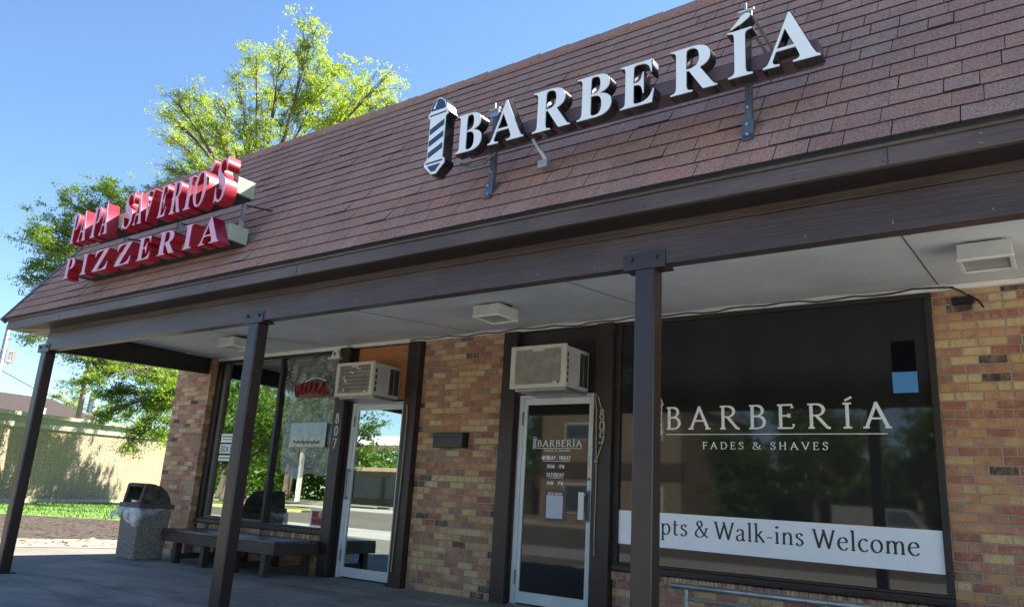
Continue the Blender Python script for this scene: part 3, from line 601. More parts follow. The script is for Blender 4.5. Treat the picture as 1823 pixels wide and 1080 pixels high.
mb = MB().hexa([RP(-9.93, -.01, -.02), RP(3, -.01, -.02), RP(3, 2.47, -.02), RP(-9.93, 2.47, -.02), RP(-9.93, -.01, -.004), RP(3, -.01, -.004), RP(3, 2.47, -.004), RP(-9.93, 2.47, -.004)])
mb.build('roof_underlay', 'matblack', B, fix=True)
# ridge cap pieces and rake flashing
mb = MB(); x = -9.95
while x < 3:
    xe = x+.30; j = random.uniform(0, .006)
    mb.hexa([RP(x, 2.42, .002), RP(xe, 2.42, .004), RP(xe, 2.56, .004), RP(x, 2.56, .0), RP(x, 2.42, .016+j), RP(xe, 2.42, .02+j), RP(xe, 2.56, .02+j), RP(x, 2.56, .016)])
    x = xe-.006
o = mb.build('ridge_cap', 'shingle', B); a = o.data.attributes.new('tone', 'FLOAT', 'POINT'); a.data.foreach_set('value', [.8]*len(mb.v))
mb = MB().hexa([RP(-9.965, -.03, -.05), RP(-9.925, -.03, -.05), RP(-9.925, 2.5, -.05), RP(-9.965, 2.5, -.05), RP(-9.965, -.03, .022), RP(-9.925, -.03, .022), RP(-9.925, 2.5, .022), RP(-9.965, 2.5, .022)])
mb.build('rake_flashing', simple('grey_flashing', (.13, .15, .19), .4, .1, 9, .5), B)
# posts
for xl, xr in ((-9.413, -9.288), (-5.585, -5.455), (-1.951, -1.828)):
    p = bx('post', 'steel', xl, xr, -3.15, -3.035, 0, 2.376, B, .012)
    xc = (xl+xr)/2; mb = MB()
    mb.box(xc-.132, xc+.132, -3.158, -3.151, 2.368, 2.466).box(xc-.132, xc+.132, -3.151, -3.03, 2.372, 2.3835).box(xc-.132, xc+.132, -3.055, -3.048, 2.368, 2.466)
    mb.build('bracket', 'steel', p, bevel=.002)
    for dx in (-.078, .078):
        MB().tube([(xc+dx, -3.158, 2.432), (xc+dx, -3.172, 2.432)], .013, 6).build('bolt', 'steel', p, bevel=.002)
    MB().box(xc-.10, xc+.10, -3.19, -2.995, 0.001, .012).build('base_plate', 'matblack', p)
# brown trim boards beside the doors
for xl, xr, y0 in ((-7.845, -7.665, -.12), (-6.62, -6.425, -.09), (-5.14, -4.955, -.09), (-3.93, -3.735, -.09)):
    bx('trim_board', 'brown', xl, xr, y0, .20, 0.0, 2.907, B, .004)
bx('trim_board', 'brownx', -7.665, -7.60, -.02, .2, 0, 2.90, B)
bx('trim_board', 'brownx', -6.69, -6.62, -.02, .2, 0, 2.90, B)
# panels above the doors
bx('transom_panel', 'plywood', -7.60, -6.69, .0, .1, 2.20, 2.90, B)
bx('transom_panel', 'brownx', -4.955, -3.93, .0, .1, 2.205, 2.90, B)

# ---- shop doors
def door(xl, xr, zt, gx0, gx1, gz0, gz1, glass, hinge_left):
    D = MB(); y = -.012
    D.box(xl, gx0-.045, y, y+.05, 0.015, zt).box(gx1+.028, xr, y, y+.05, .015, zt).box(gx0-.045, gx1+.028, y, y+.05, gz1+.075, zt)
    d = D.build('door', 'alu', B, bevel=.003)
    F = MB(); y = -.004
    F.box(gx0-.042, gx0, y, y+.04, .03, gz1+.07).box(gx1, gx1+.025, y, y+.04, .03, gz1+.07).box(gx0, gx1, y, y+.04, gz1, gz1+.07).box(gx0, gx1, y, y+.04, .03, gz0)
    F.build('leaf_frame', 'alu', d, bevel=.003)
    MB().box(gx0, gx1, .012, .02, gz0, gz1).build('pane', glass, d)
    for z in (.28, 1.93): MB().tube([(gx0-.046, -.018, z-.07), (gx0-.046, -.018, z+.07)], .008, 8).build('hinge', 'hingegrey', d)
    MB().box(xl, xr, -.06, .03, .0, .018).build('threshold', 'hingegrey', d)
    return d
d5 = door(-4.925, -3.985, 2.185, -4.825, -4.042, .142, 2.078, 'darkglass', True)
d7 = door(-7.598, -6.692, 2.172, -7.492, -6.722, .142, 2.078, 'glass', True)
# door 805: pull handle, lock, sticker
mb = MB().box(-4.10, -4.035, -.075, -.060, .90, 1.17).box(-4.09, -4.05, -.06, -.003, .91, .935).box(-4.09, -4.05, -.06, -.003, 1.135, 1.16)
mb.build('handle', 'whitetrim', d5, bevel=.004)
MB().tube([(-4.016, -.004, 1.304), (-4.016, -.022, 1.304)], .017, 14).build('lock', 'hingegrey', d5)
mb = MB().box(-4.033, -4.003, -.006, -.0045, 1.35, 1.545); mb.build('sticker', 'brass', d5)
mb = MB()
for i, c in enumerate('717'): ribbons(mb, PEN[c][1], -4.030, 1.50-.042*i, .030, .14, .10, -.0075, 0)
mb.build('sticker_number', 'ink', d5)
MB().box(-4.03, -3.995, -.02, -.004, .88, 1.19).build('latch_guard', 'hingegrey', d5)
STK = simple('blue_sticker', (.08, .30, .60), .4, .3, 14)
# door 807: handle and closer
mb = MB().box(-7.545, -7.52, -.06, -.045, .95, 1.33).box(-7.54, -7.525, -.045, -.003, .96, .98).box(-7.54, -7.525, -.045, -.003, 1.30, 1.32)
mb.build('handle', 'hingegrey', d7, bevel=.003)
mb = MB().box(-7.30, -6.98, .1, .104, .33, .52); mb.build('door_notice', simple('violet_paper', (.35, .33, .45), .5, .1, 4), d7)
mb = MB().box(-6.86, -6.735, .021, .024, 1.33, 1.50); mb.build('window_sticker', 'paper', d7)
mb = MB().box(-6.845, -6.75, .0185, .0205, 1.36, 1.47); mb.build('window_sticker', simple('teal_print', (.05, .35, .45), .4, .1, 4), d7)
for a_, b_, c_, e_ in ((-7.47, -7.40, 1.30, 1.36), (-7.39, -7.31, 1.30, 1.37), (-7.47, -7.39, 1.20, 1.28), (-7.46, -7.37, 1.08, 1.15), (-7.30, -7.25, 1.24, 1.36)): MB().box(a_, b_, .021, .023, c_, e_).build('card_sticker', STK, d7)

# door 805 lettering
def dl(): return MB()
mb = MB(); ts = [('BARBERÍA', -4.683, -4.123, 1.630, .068, .15, .05), ('FADES & SHAVES', -4.593, -4.263, 1.578, .022, .16, .09), ('MONDAY - FRIDAY', -4.613, -4.258, 1.492, .042, .16, .07),
      ('10AM - 7PM', -4.546, -4.329, 1.405, .038, .16, .08), ('SATURDAY', -4.548, -4.328, 1.316, .041, .16, .07), ('8AM - 3PM', -4.536, -4.338, 1.233, .038, .16, .08)]
for t, a, b, z, c, tk, tn in ts: pentext(mb, t, a, b, z, c, tk, tn, .0105)
for a, b, z in ((-4.690, -4.126, 1.612), (-4.605, -4.257, 1.478), (-4.523, -4.342, 1.305)): mb.box(a, b, .0098, .0112, z-.0022, z+.0022)
for x in (-4.431, -4.432): 
    for z in (1.478, 1.305): mb.prism([(x-.009, z), (x, z-.009), (x+.009, z), (x, z+.009)], 1, .0096, .0111)
def minipole(mb, xc, z0, z1, y, hw):
    h = z1-z0; t = h*.022
    def line(p, q, w=t):
        dx, dz = q[0]-p[0], q[1]-p[1]; l = math.hypot(dx, dz); nx, nz = -dz/l*w/2, dx/l*w/2
        mb.add([(p[0]+nx, y, p[1]+nz), (q[0]+nx, y, q[1]+nz), (q[0]-nx, y, q[1]-nz), (p[0]-nx, y, p[1]-nz)], [(0, 1, 2, 3)])
    L = lambda a, b, c, d, w=t: line((xc+a*hw, z0+b*h), (xc+c*hw, z0+d*h), w)
    for a, b in zip(arc(0, .86, .9, .13, 0, 180, 10)[:-1], arc(0, .86, .9, .13, 0, 180, 10)[1:]): L(a[0], a[1], b[0], b[1])
    L(-1.1, .84, 1.1, .84); L(-1.1, .79, 1.1, .79); L(-1.1, .84, -1.1, .79); L(1.1, .84, 1.1, .79)
    L(-.8, .79, -.8, .14); L(.8, .79, .8, .14)
    for k in range(4):
        b = .17+.155*k; mb.add([(xc-.8*hw, y, z0+b*h), (xc+.8*hw, y, z0+(b+.09)*h), (xc+.8*hw, y, z0+(b+.16)*h), (xc-.8*hw, y, z0+(b+.07)*h)], [(0, 1, 2, 3)])
    L(-1.1, .14, 1.1, .14); L(-1.1, .10, 1.1, .10); L(-1.1, .10, -.2, .0); L(1.1, .10, .2, 0); L(-.2, 0, .2, 0)
minipole(mb, -4.718, 1.604, 1.732, .0105, .021)
mb.build('lettering', 'white', d5, fix=False)
MB().box(-4.554, -4.287, .0085, .0115, .866, 1.187).build('placard', 'vinylblack', d5)
mb = MB(); pentext(mb, 'BOOK ONLINE', -4.517, -4.341, 1.134, .021, .17, .10, .0078); mb.build('placard_lettering', 'white', d5, fix=False)
MB().box(-4.532, -4.330, .0070, .0082, .894, 1.128).build('placard_panel', simple('pale_panel', (.52, .56, .66), .4, .05, 9), d5)

# ---- window of the barber shop
w5 = MB(); w5.box(-3.735, -3.672, -.03, .12, .535, 2.87).box(-.862, -.81, -.03, .12, .535, 2.87).box(-3.735, -.81, -.03, .12, 2.87, 2.912)
w5 = w5.build('window', 'brownx', B, bevel=.004)
MB().box(-3.735, -.808, -.045, .12, .455, .512).box(-3.735, -.812, -.03, .12, .5125, .535).build('sill', 'brown', w5, bevel=.005)
MB().box(-3.672, -.862, .0, .01, .535, 2.87).build('pane', 'darkglass', w5)
MB().box(-1.14, -.957, -.0045, -.001, 2.262, 2.522).build('black_patch', simple('flat_black', (.004, .004, .006), .8, .05, 3, spec=.1), w5)
MB().box(-1.143, -.955, -.0045, -.001, 2.087, 2.260).build('blue_patch', simple('blue_patch', (.10, .33, .68), .25, .05, 3), w5)  # flat black and sky blue put in; mirrored glass here showed grey soffit
mb = MB(); xs = [(-3.160, -3.03, 'B'), (-2.927, -2.736, 'A'), (-2.624, -2.453, 'R'), (-2.346, -2.209, 'B'), (-2.091, -1.959, 'E'), (-1.828, -1.656, 'R'), (-1.545, -1.471, 'Í'), (-1.371, -1.180, 'A')]
for a, b, c in xs: ribbons(mb, PEN[c][1], a-.02, 1.801, .214, .14, .062, -.0015, 12, (b-a+.03)/(PEN[c][0]*.214))
mb.box(-3.180, -1.205, -.003, -.0008, 1.749, 1.756)
pentext(mb, 'FADES', -2.808, -2.414, 1.617, .064, .15, .07, -.0015, .32); pentext(mb, '&', -2.336, -2.256, 1.617, .062, .15, .07, -.0015); pentext(mb, 'SHAVES', -2.174, -1.678, 1.617, .064, .15, .07, -.0015, .32)
minipole(mb, -3.262, 1.734, 2.117, -.0015, .045)
mb.build('lettering', 'white', w5, fix=False)
mb = MB().hexa([(-3.670, -.004, .704), (-.862, -.004, .682), (-.862, -.001, .682), (-3.670, -.001, .704), (-3.670, -.004, 1.018), (-.862, -.004, 1.005), (-.862, -.001, 1.005), (-3.670, -.001, 1.018)])
mb.build('banner', 'banner', w5)
mb = MB()
pentext(mb, 'Appts', -3.50, -2.958, .822, .150, .135, .05, -.0055, .10); pentext(mb, '&', -2.888, -2.755, .820, .142, .135, .05, -.0055)
pentext(mb, 'Walk-ins', -2.700, -1.912, .815, .150, .135, .05, -.0055, .08); pentext(mb, 'Welcome', -1.840, -1.028, .806, .150, .135, .05, -.0055, .08)
mb.build('banner_lettering', 'ink', w5, fix=False)

# ---- window of the pizzeria
w7 = MB(); w7.box(-10.728, -10.60, -.03, .14, .57, 2.86).box(-7.90, -7.845, .0, .14, .57, 2.86).box(-9.225, -9.165, .0, .12, .57, 2.86).box(-10.728, -7.845, -.03, .14, 2.86, 2.905)
w7 = w7.build('window', 'brownx', B, bevel=.004)
MB().box(-10.73, -7.845, -.06, .14, .492, .548).box(-10.728, -7.85, -.03, .14, .5485, .57).build('sill', 'brown', w7, bevel=.005)
MB().box(-10.60, -10.52, .01, .09, .57, 2.86).box(-10.52, -9.225, .01, .06, .57, .595).build('inner_jamb', simple('pale_jamb', (.12, .105, .085), .4, .1, 5), w7)
MB().box(-10.60, -9.225, .050, .058, .57, 2.86).build('pane', 'glass', w7)
MB().box(-9.165, -7.90, .050, .058, .57, 2.86).build('pane', 'glass', w7)
# items behind the pizzeria glass
mb = MB(); nx, nz = 26, 30
def filmz(i, j):
    u, v = i/nx, j/nz; x = -9.13+1.2*u + .10*(1-v)*(1-u); return x, v
vs = []
for j in range(nz+1):
    for i in range(nx+1):
        u, v = i/nx, j/nz
        x = -9.14 + (1.22-.16*(1-v))*u + .20*(1-v); z = 1.22 + 1.62*v - .03*math.sin(u*7) + .02*math.sin(u*15)
        y = .034 - .012*math.sin(u*13+v*5) - .010*math.sin(v*19+u*9) - .008*math.sin(u*31-v*23)
        vs.append((x, y - .012, z))
mb.add(vs, [(j*(nx+1)+i, j*(nx+1)+i+1, (j+1)*(nx+1)+i+1, (j+1)*(nx+1)+i) for j in range(nz) for i in range(nx)])
o = mb.build('plastic_sheet', 'film', fix=False, smooth=True); tag(o, 'creased clear plastic sheet hanging over the right pane of the pizzeria window', 'plastic sheet')
mb = MB(); random.seed(3)
for k in range(9):
    x = -8.78+.075*k; p = [(x + .05*math.sin(t*1.7+k), .02, 2.30+.15*((t % 2))+.012*random.random()-.01*k*(k-8)*.25) for t in range(4)]
    mb.tube([(a, -.01, b) for a, b in [(q[0], q[2]) for q in p]], .014, 6)
sg = thing('pizza_neon_sign', 'small red script tube sign with a white arc at the top of the pizzeria window', 'neon sign')
mb.build('red_tubing', 'neonred', sg)
MB().tube([(-8.62+.42*i/10, -.01, 2.50+.045*math.sin(math.pi*i/10)) for i in range(11)], .007, 6).build('white_tubing', 'white', sg)
MB().box(-8.80, -8.12, .0, .006, 2.28, 2.47).build('backing', simple('sign_backing', (.20, .05, .04), .4, .4, 14), sg)
ps = thing('window_poster', 'pale blue poster with dark script taped behind the plastic sheet', 'poster')
MB().box(-8.82, -8.08, -.001, .002, 1.60, 1.93).build('sheet', 'bluepaper', ps)
MB().box(-8.82, -8.08, -.003, -.0015, 1.60, 1.74).build('lower_band', simple('pale_band', (.55, .58, .50), .5, .3, 12), ps)
mb = MB(); mb.tube([(-8.72+.012*i, -.006, 1.665+.03*math.sin(i*1.3)*math.cos(i*.37)) for i in range(46)], .006, 4); mb.build('script', 'ink', ps)
lp = thing('lease_reflection', 'white panels standing in for a mirrored lease sign at the left edge of the pizzeria window', 'notice')  # panels put in for the reflection of a lease sign out front
MB().box(-10.47, -10.10, .040, .044, 1.66, 1.79).box(-10.47, -10.10, .040, .044, 1.50, 1.635).box(-10.47, -10.12, .040, .044, 1.39, 1.47).build('paper', 'white', lp)  # white panels standing in for the mirrored lease sign
mb = MB(); pentext(mb, 'LEASE', -10.45, -10.12, 1.527, .08, .2, .12, .038, mirror=-10.285)
mb.box(-10.44, -10.15, .037, .0385, 1.74, 1.755).box(-10.42, -10.13, .037, .0385, 1.70, 1.71).box(-10.45, -10.14, .037, .0385, 1.425, 1.44)
mb.build('lettering', 'ink', lp, fix=False)
ns = thing('no_smoking_sign', 'red and white no smoking sign in the lower right corner of the pizzeria window', 'sign')
MB().box(-8.245, -7.91, .040, .045, .578, .800).build('border', 'white', ns)
MB().box(-8.215, -7.93, .036, .0395, .600, .778).build('panel', 'redsign', ns)
mb = MB(); pentext(mb, 'NO', -8.195, -8.10, .705, .058, .26, .2, .034); pentext(mb, 'SMOKING', -8.205, -7.945, .615, .062, .26, .2, .034)
mb.build('lettering', 'ink', ns, fix=False)
MB().tube([(-8.04+.032*math.cos(a*.5236), .032, .735+.032*math.sin(a*.5236)) for a in range(13)], .005, 5, False).tube([(-8.062, .032, .757), (-8.018, .032, .713)], .004, 5).build('prohibition_ring', 'white', ns)
# simple furniture seen dimly through the pizzeria door
sf_ = thing('waiting_couch', 'low dark couch standing inside the pizzeria behind the door', 'couch')
MB().box(-7.9, -6.5, .9, 1.6, .05, .42).build('seat', 'redsofa', sf_, bevel=.03); MB().box(-7.9, -6.5, 1.6, 1.8, .05, .80).build('backrest', 'redsofa', sf_, bevel=.03)

# house numbers
def number(s, x, ztop, h, step, y, m, parent):
    for i, c in enumerate(s):
        mb = MB(); ribbons(mb, PEN[c][1], x-.24*h, ztop-h-i*step, h, .11, .085, y, 0, .85)
        o = mb.build('house_number', m, parent, fix=False); s_ = o.modifiers.new('solid', 'SOLIDIFY'); s_.thickness = .006
tags = [c for c in B.children if c.name.startswith('trim_board')]
number('807', -7.752, 2.030, .128, .163, -.1265, 'digit', tags[0]); number('805', -3.842, 2.005, .108, .120, -.0965, 'digitdull', tags[3])

# ================================================================== LAMPS, AC, MAILBOX, CABLES
def ceiling_light(x0, x1, label):
    t = thing('ceiling_light', label, 'ceiling light', 'square lights under the canopy', loc=(x0, -1.58, 2.68)); w_ = x1-x0; d_ = .31
    MB().box(0, w_, 0, .012, .006, .11).box(0, w_, d_-.012, d_, .006, .11).box(0, .012, .012, d_-.012, .006, .11).box(w_-.012, w_, .012, d_-.012, .006, .11).box(.012, w_-.012, .012, d_-.012, .10, .11).build('housing', 'acbody', t, bevel=.004)
    MB().box(-.005, w_+.005, -.005, .022, -.006, .008).box(-.005, w_+.005, d_-.022, d_+.005, -.006, .008).box(-.005, .022, .022, d_-.022, -.006, .008).box(w_-.022, w_+.005, .022, d_-.022, -.006, .008).build('rim', 'whitetrim', t, bevel=.003)
    MB().box(.022, w_-.022, .022, d_-.022, .012, .018).build('lens', simple('frosted_lens', (.40, .40, .38), .25, .1, 3), t)
    MB().hexa([(.05, .06, .11), (w_-.05, .06, .11), (w_-.05, d_-.04, .11), (.05, d_-.04, .11), (.05, .06, SZ(-1.52)-2.68), (w_-.05, .06, SZ(-1.52)-2.68), (w_-.05, d_-.04, SZ(-1.31)-2.68), (.05, d_-.04, SZ(-1.31)-2.68)]).build('mount', 'matblack', t)  # matt black puts the shadow gap above the housing into the mount's colour
ceiling_light(-.462, -.162, 'square soffit light at right above the brick wall beside the barber window')
ceiling_light(-4.42, -4.115, 'square soffit light between the middle post and the first air conditioner')
ceiling_light(-8.42, -8.115, 'square soffit light partly behind the second post in front of the pizzeria')

def ac(name, x0, x1, z0, z1, yf, label, worn):
    t = thing(name, label, 'air conditioner', 'window air conditioners over the doors', loc=((x0+x1)/2, yf, z0)); W = (x1-x0)/2; H = z1-z0; D = -yf-.01
    MB().box(-W+.012, W-.012, .035, D, .012, H-.012).build('casing', 'acbody', t, bevel=.006)
    f = MB(); b = .055
    f.box(-W, -W+b, 0, .035, 0, H).box(W-b, W, 0, .035, 0, H).box(-W+b, W-b, 0, .035, 0, .045).box(-W+b, W-b, 0, .035, H-.04, H).box(-W+.27, W-.27, -.002, .035, H-.062, H-.04).box(W-b-.09, W-b, -.001, .035, .045, .065)
    f.build('face_frame', 'acface', t, bevel=.004)
    MB().box(-W+b, W-b, .028, .034, .045, H-.04).build('grille_back', 'acgrille', t)
    n = 7 if worn else 19; g = MB(); hh = H-.085
    for k in range(n):
        z = .047+hh*(k+.5)/n; th = hh/n*(.40 if worn else .24)
        g.hexa([(-W+b, .014, z-th), (W-b, .014, z-th), (W-b, .027, z-th*.2), (-W+b, .027, z-th*.2), (-W+b, .012, z+th*.6), (W-b, .012, z+th*.6), (W-b, .026, z+th), (-W+b, .026, z+th)])
    g.build('louvres', 'acgrille' if worn else simple('louvre_edge', (.42, .40, .33), .5, .15, 9), t)
    s = MB()
    for k in range(4 if worn else 5):
        z = .06+k*(H-.12)/(4 if worn else 5); s.box(W-.0135, W-.0085, .055, .082, z, z+(H-.12)/(4 if worn else 5)*.7)
    s.build('side_louvres', 'acdark', t)
    for a_, b_ in ((.62, .77), (.79, .95)): MB().box(W-.0135, W-.0085, D*a_, D*b_, .05, H-.05).build('side_opening', 'acdark', t)
    if worn:
        s = MB()
        for k in range(9): s.box(W-.0125, W-.0075, .12+k*.017, .126+k*.017, .05, H-.05)
        s.build('side_ribs', 'acbody', t)
    else: MB().box(W-.0128, W-.0080, D*.60, D*.62, .03, H-.03).box(W-.0128, W-.0080, D*.965, D*.985, .02, H-.02).build('side_ribs', 'acbody', t)
    MB().tube([(W-.08, -.004, .055), (W-.08, .0, .055)], .012, 10).build('knob', 'black', t)
    MB().box(-W+.03, W-.02, .06, D, -.022, .01).build('base_tray', 'galv', t, bevel=.003)
    return t
ac('air_conditioner', -4.73, -4.05, 2.178, 2.625, -.5, 'clean cream window air conditioner with fine louvres above the barber shop door', False)
a7 = ac('air_conditioner', -7.44, -6.785, 2.182, 2.603, -.5, 'scuffed window air conditioner with broad louvres under bare plywood above the pizzeria door', True)
mb = MB(); random.seed(5)
for x, z in ((-.10, .30), (-.06, .29), (-.21, .23), (-.19, .20), (-.17, .18), (.02, .34), (-.20, .08), (.06, .33)):
    mb.add([(x, .0095, z), (x+.03, .0115, z-.012), (x+.025, .0115, z+.02)], [(0, 1, 2)])
o = mb.build('torn_paint', 'white', a7, fix=False); o['kind'] = 'stuff'

t = thing('mailbox', 'small black metal mailbox mounted on the brick between the two doors', 'mailbox', loc=(-5.85, -.12, 1.6))
MB().box(-.222, .222, 0, .118, 0, .13).build('box', 'black', t, bevel=.005); MB().hexa([(-.226, -.006, .115), (.226, -.006, .115), (.226, .119, .13), (-.226, .119, .13), (-.226, -.006, .165), (.226, -.006, .165), (.226, .119, .185), (-.226, .119, .185)]).build('lid', 'black', t, bevel=.004)
MB().box(-.09, .09, -.004, .001, .07, .10).build('slot_flap', 'black', t)
# cables
mb = MB(); pts = []
for i in range(40):
    x = -6.63+6.0*i/39; pts.append((x, -.075, 2.925 + .011*math.sin(i*1.9)+.008*math.sin(i*.7)))
o = mb.tube(pts, .007, 6).build('cable', 'black'); tag(o, 'black cable running along the white moulding over the barber shop', 'cable')
pts = [(-6.63+5.95*i/30, -.068, 2.945+.006*math.sin(i*1.3)) for i in range(31)]
o = MB().tube(pts, .009, 6).build('cable', 'wcable'); tag(o, 'white conduit cable stapled under the soffit beside the black cable', 'cable')
o = MB().tube([(-.66, -.07, 2.93), (-.60, -.05, 2.90), (-.54, -.04, 2.85)], .008, 6).tube([(-.54, -.04, 2.86), (-.47, -.05, 2.80), (-.44, -.05, 2.74)], .009, 6).box(-.66, -.50, -.06, 0, 2.79, 2.84).build('cable_splice', 'black'); tag(o, 'black cable splice with loose tails on the bricks at the window corner', 'cable splice')
pts = [(-3.965, -.03, 2.16), (-3.93, -.10, 2.17), (-3.88, -.105, 2.12), (-3.835, -.105, 1.98), (-3.80, -.105, 1.84), (-3.81, -.105, 1.68), (-3.85, -.105, 1.58), (-3.885, -.105, 1.48), (-3.882, -.102, 1.2), (-3.887, -.102, .9), (-3.885, -.10, .573)]
mb = MB().tube(pts, .006, 6).tube([(-3.93, -.10, 2.17), (-3.90, -.103, 2.0), (-3.895, -.103, 1.7), (-3.885, -.104, 1.48)], .006, 6).tube([(-3.90, -.112, 1.47), (-3.885, -.116, 1.49), (-3.87, -.112, 1.47)], .014, 6)
tag(mb.build('cable_loop', 'cable'), 'tan cable hanging in a loop over the trim board right of the barber door', 'cable')
mb = MB().tube([(-6.57, -.10, 2.10), (-6.545, -.105, 2.11), (-6.535, -.105, 1.9), (-6.54, -.105, 1.2), (-6.56, -.105, .5), (-6.57, -.102, .17)], .0085, 6)
tag(mb.build('cable_drop', 'cable'), 'tan cable running down the trim board right of the pizzeria door', 'cable')
t = thing('security_camera', 'small white wedge shaped camera fixed to the moulding above the pizzeria window', 'camera', loc=(-7.90, -.16, 2.80))
MB().prism([(-.085, -.03), (.085, -.03), (.05, .06), (.02, .085), (-.02, .085), (-.05, .06)], 1, 0, .08).build('housing', 'whitetrim', t, bevel=.006)
MB().tube([(0, -.012, .025), (0, .0, .025)], .022, 14).build('lens', 'hingegrey', t); MB().tube([(0, .06, .07), (.03, .10, .12), (.06, .12, .13)], .018, 8).box(.02, .16, .06, .13, .11, .145).build('mounting_arm', 'whitetrim', t)
MB().box(-.11, .11, -.03, .06, -.045, -.030).build('lower_flange', 'whitetrim', t)

# ================================================================== BENCH AND TRASH CAN
t = thing('bench', 'low brown plank bench with worn top under the pizzeria window', 'bench')
x0, x1, y0, y1, zt = -10.22, -7.80, -.83, -.13, .425
top = MB(); n = 5; pw = (y1-y0)/n
for k in range(n): top.box(x0+random.uniform(-.01, .0), x1-.002*k, y0+k*pw+.004, y0+(k+1)*pw-.004, zt-.035, zt)
top.build('seat', simple('worn_bench_top', (.075, .07, .085), .32, .5, 5, 0, .3, 40, .5, (.35, 2.2, 1), 40, (.035, .028, .028)), t, bevel=.004)
MB().box(x0+.005, x1, y0-.004, y0+.036, zt-.165, zt-.037).box(x1-.04, x1-.003, y0+.037, y1, zt-.165, zt-.037).box(x0+.005, x0+.045, y0+.037, y1, zt-.165, zt-.037).build('apron', 'bench', t, bevel=.005)
for lx in (-9.90, -9.27, -8.62, -8.02):
    for ly in (y0+.002, y1-.10): MB().box(lx, lx+.088, ly+(.01 if ly > -.5 else -.010), ly+.085, 0, zt-.166).build('leg', 'benchleg', t, bevel=.006)
    MB().box(lx+.03, lx+.065, y0+.088, y1-.09, .05, .125).build('stretcher', 'benchleg', t, bevel=.004)
t = thing('trash_can', 'square pebbled concrete trash can with dark hooded lid left of the bench', 'trash can', loc=(-10.31, -1.139, 0))
agg, nta, ba, ca, coa = groundmat('exposed_aggregate', [(.3, (.20, .19, .17)), (.7, (.30, .28, .25))], 3, 130, .85, .3)
va = N(nta, 'ShaderNodeTexVoronoi'); va.inputs['Scale'].default_value = 62; nta.links.new(coa, va.inputs['Vector'])
cb = mixc(nta, ramp(nta, va.outputs['Distance'], [(.25, (1, 1, 1)), (.55, (0, 0, 0))]), (.20, .185, .16), mixc(nta, va.outputs['Color'], (.34, .31, .26), (.58, .53, .45)))
nta.links.new(cb, ba.inputs['Base Color']); bump(nta, ba, mth(nta, 'SUBTRACT', 1.0, va.outputs['Distance']), .8, .012)
W_, D_ = .44, .43
def frustum(mb, a, b, c, d, z0, e, f, g, h, z1): return mb.hexa([(a, c, z0), (b, c, z0), (b, d, z0), (a, d, z0), (e, g, z1), (f, g, z1), (f, h, z1), (e, h, z1)])
frustum(MB(), -W_, 0, 0, D_, 0, -W_-.02, .02, -.02, D_+.02, .66).build('bin', agg, t, bevel=.02)
lid = simple('grimy_lid', (.11, .09, .078), .8, .6, 7, 0, .6, 60, .3, (1, 1, 1), 90, (.02, .016, .014))
MB().box(-W_-.045, .045, -.045, D_+.045, .66, .735).build('collar', simple('lid_collar', (.13, .095, .085), .7, .35, 9, 0, .3, 60), t, bevel=.012)
# hood: arched side profile (y,z) with an opening on the front
prof = [(-.02, .736), (.02, .985), (.06, 1.0), (.14, .995), (.25, .965), (.34, .90), (.40, .82), (.43, .736)]
hd = MB()
for xa, xb in ((-W_-.015, -W_+.05), (-.05, .015)): hd.prism(prof, 0, xa, xb)
for i in range(1, len(prof)-1):
    (ya, za), (yb, zb) = prof[i], prof[i+1]; hd.hexa([(-W_+.05, ya, za-.03), (-.05, ya, za-.03), (-.05, yb, zb-.03), (-W_+.05, yb, zb-.03), (-W_+.05, ya, za), (-.05, ya, za), (-.05, yb, zb), (-W_+.05, yb, zb)])
hd.box(-W_+.05, -.05, .0, .03, .95, .985)
hd.build('hood', lid, t, bevel=.006)
MB().box(-W_+.05, -.05, .20, .22, .74, .94).build('flap', 'matblack', t)
# liner bag
bag, ntb, bb = newmat('clear_liner'); ntb.nodes.remove(bb); ob = ntb.nodes['Material Output']
d1 = N(ntb, 'ShaderNodeBsdfDiffuse'); d1.inputs[0].default_value = (.62, .66, .72, 1); g1 = N(ntb, 'ShaderNodeBsdfGlossy'); g1.inputs[1].default_value = .25; t1 = N(ntb, 'ShaderNodeBsdfTransparent')
x1_ = N(ntb, 'ShaderNodeMixShader'); x1_.inputs[0].default_value = .2; ntb.links.new(d1.outputs[0], x1_.inputs[1]); ntb.links.new(g1.outputs[0], x1_.inputs[2])
x2_ = N(ntb, 'ShaderNodeMixShader'); ntb.links.new(ramp(ntb, noise(ntb, objco(ntb), 9, 3), [(.35, (.35,)*3), (.65, (.85,)*3)]), x2_.inputs[0]); ntb.links.new(t1.outputs[0], x2_.inputs[1]); ntb.links.new(x1_.outputs[0], x2_.inputs[2]); ntb.links.new(x2_.outputs[0], ob.inputs[0])
mb = MB(); ring = []; random.seed(11)
per = [(-W_-.05, -.05)] ; L0 = []
nseg = 14
corners = [(-W_-.052, D_*.6), (-W_-.055, -.055), (.055, -.055), (.055, D_+.03)]
pts = []
for a, b in zip(corners[:-1], corners[1:]):
    for i in range(nseg): pts.append((a[0]+(b[0]-a[0])*i/nseg, a[1]+(b[1]-a[1])*i/nseg))
pts.append(corners[-1]); n = len(pts); nv = 7; vs = []
for j in range(nv+1):
    v = j/nv
    for i, (x, y) in enumerate(pts):
        u = i/(n-1); drop = .13 + .11*math.exp(-((u-.62)/.10)**2) - .13*max(0, u-.66)/.34 + .02*math.sin(u*40)
        bulge = .018*math.sin(math.pi*min(1, v*1.1))*(.4+.6*abs(math.sin(u*15))) + (.10*v if u < .36 else .012*v)
        nx_, ny_ = (-1, 0) if u < .33 else ((0, -1) if u < .67 else (1, 0))
        vs.append((x+nx_*bulge, y+ny_*bulge, .672-drop*v))
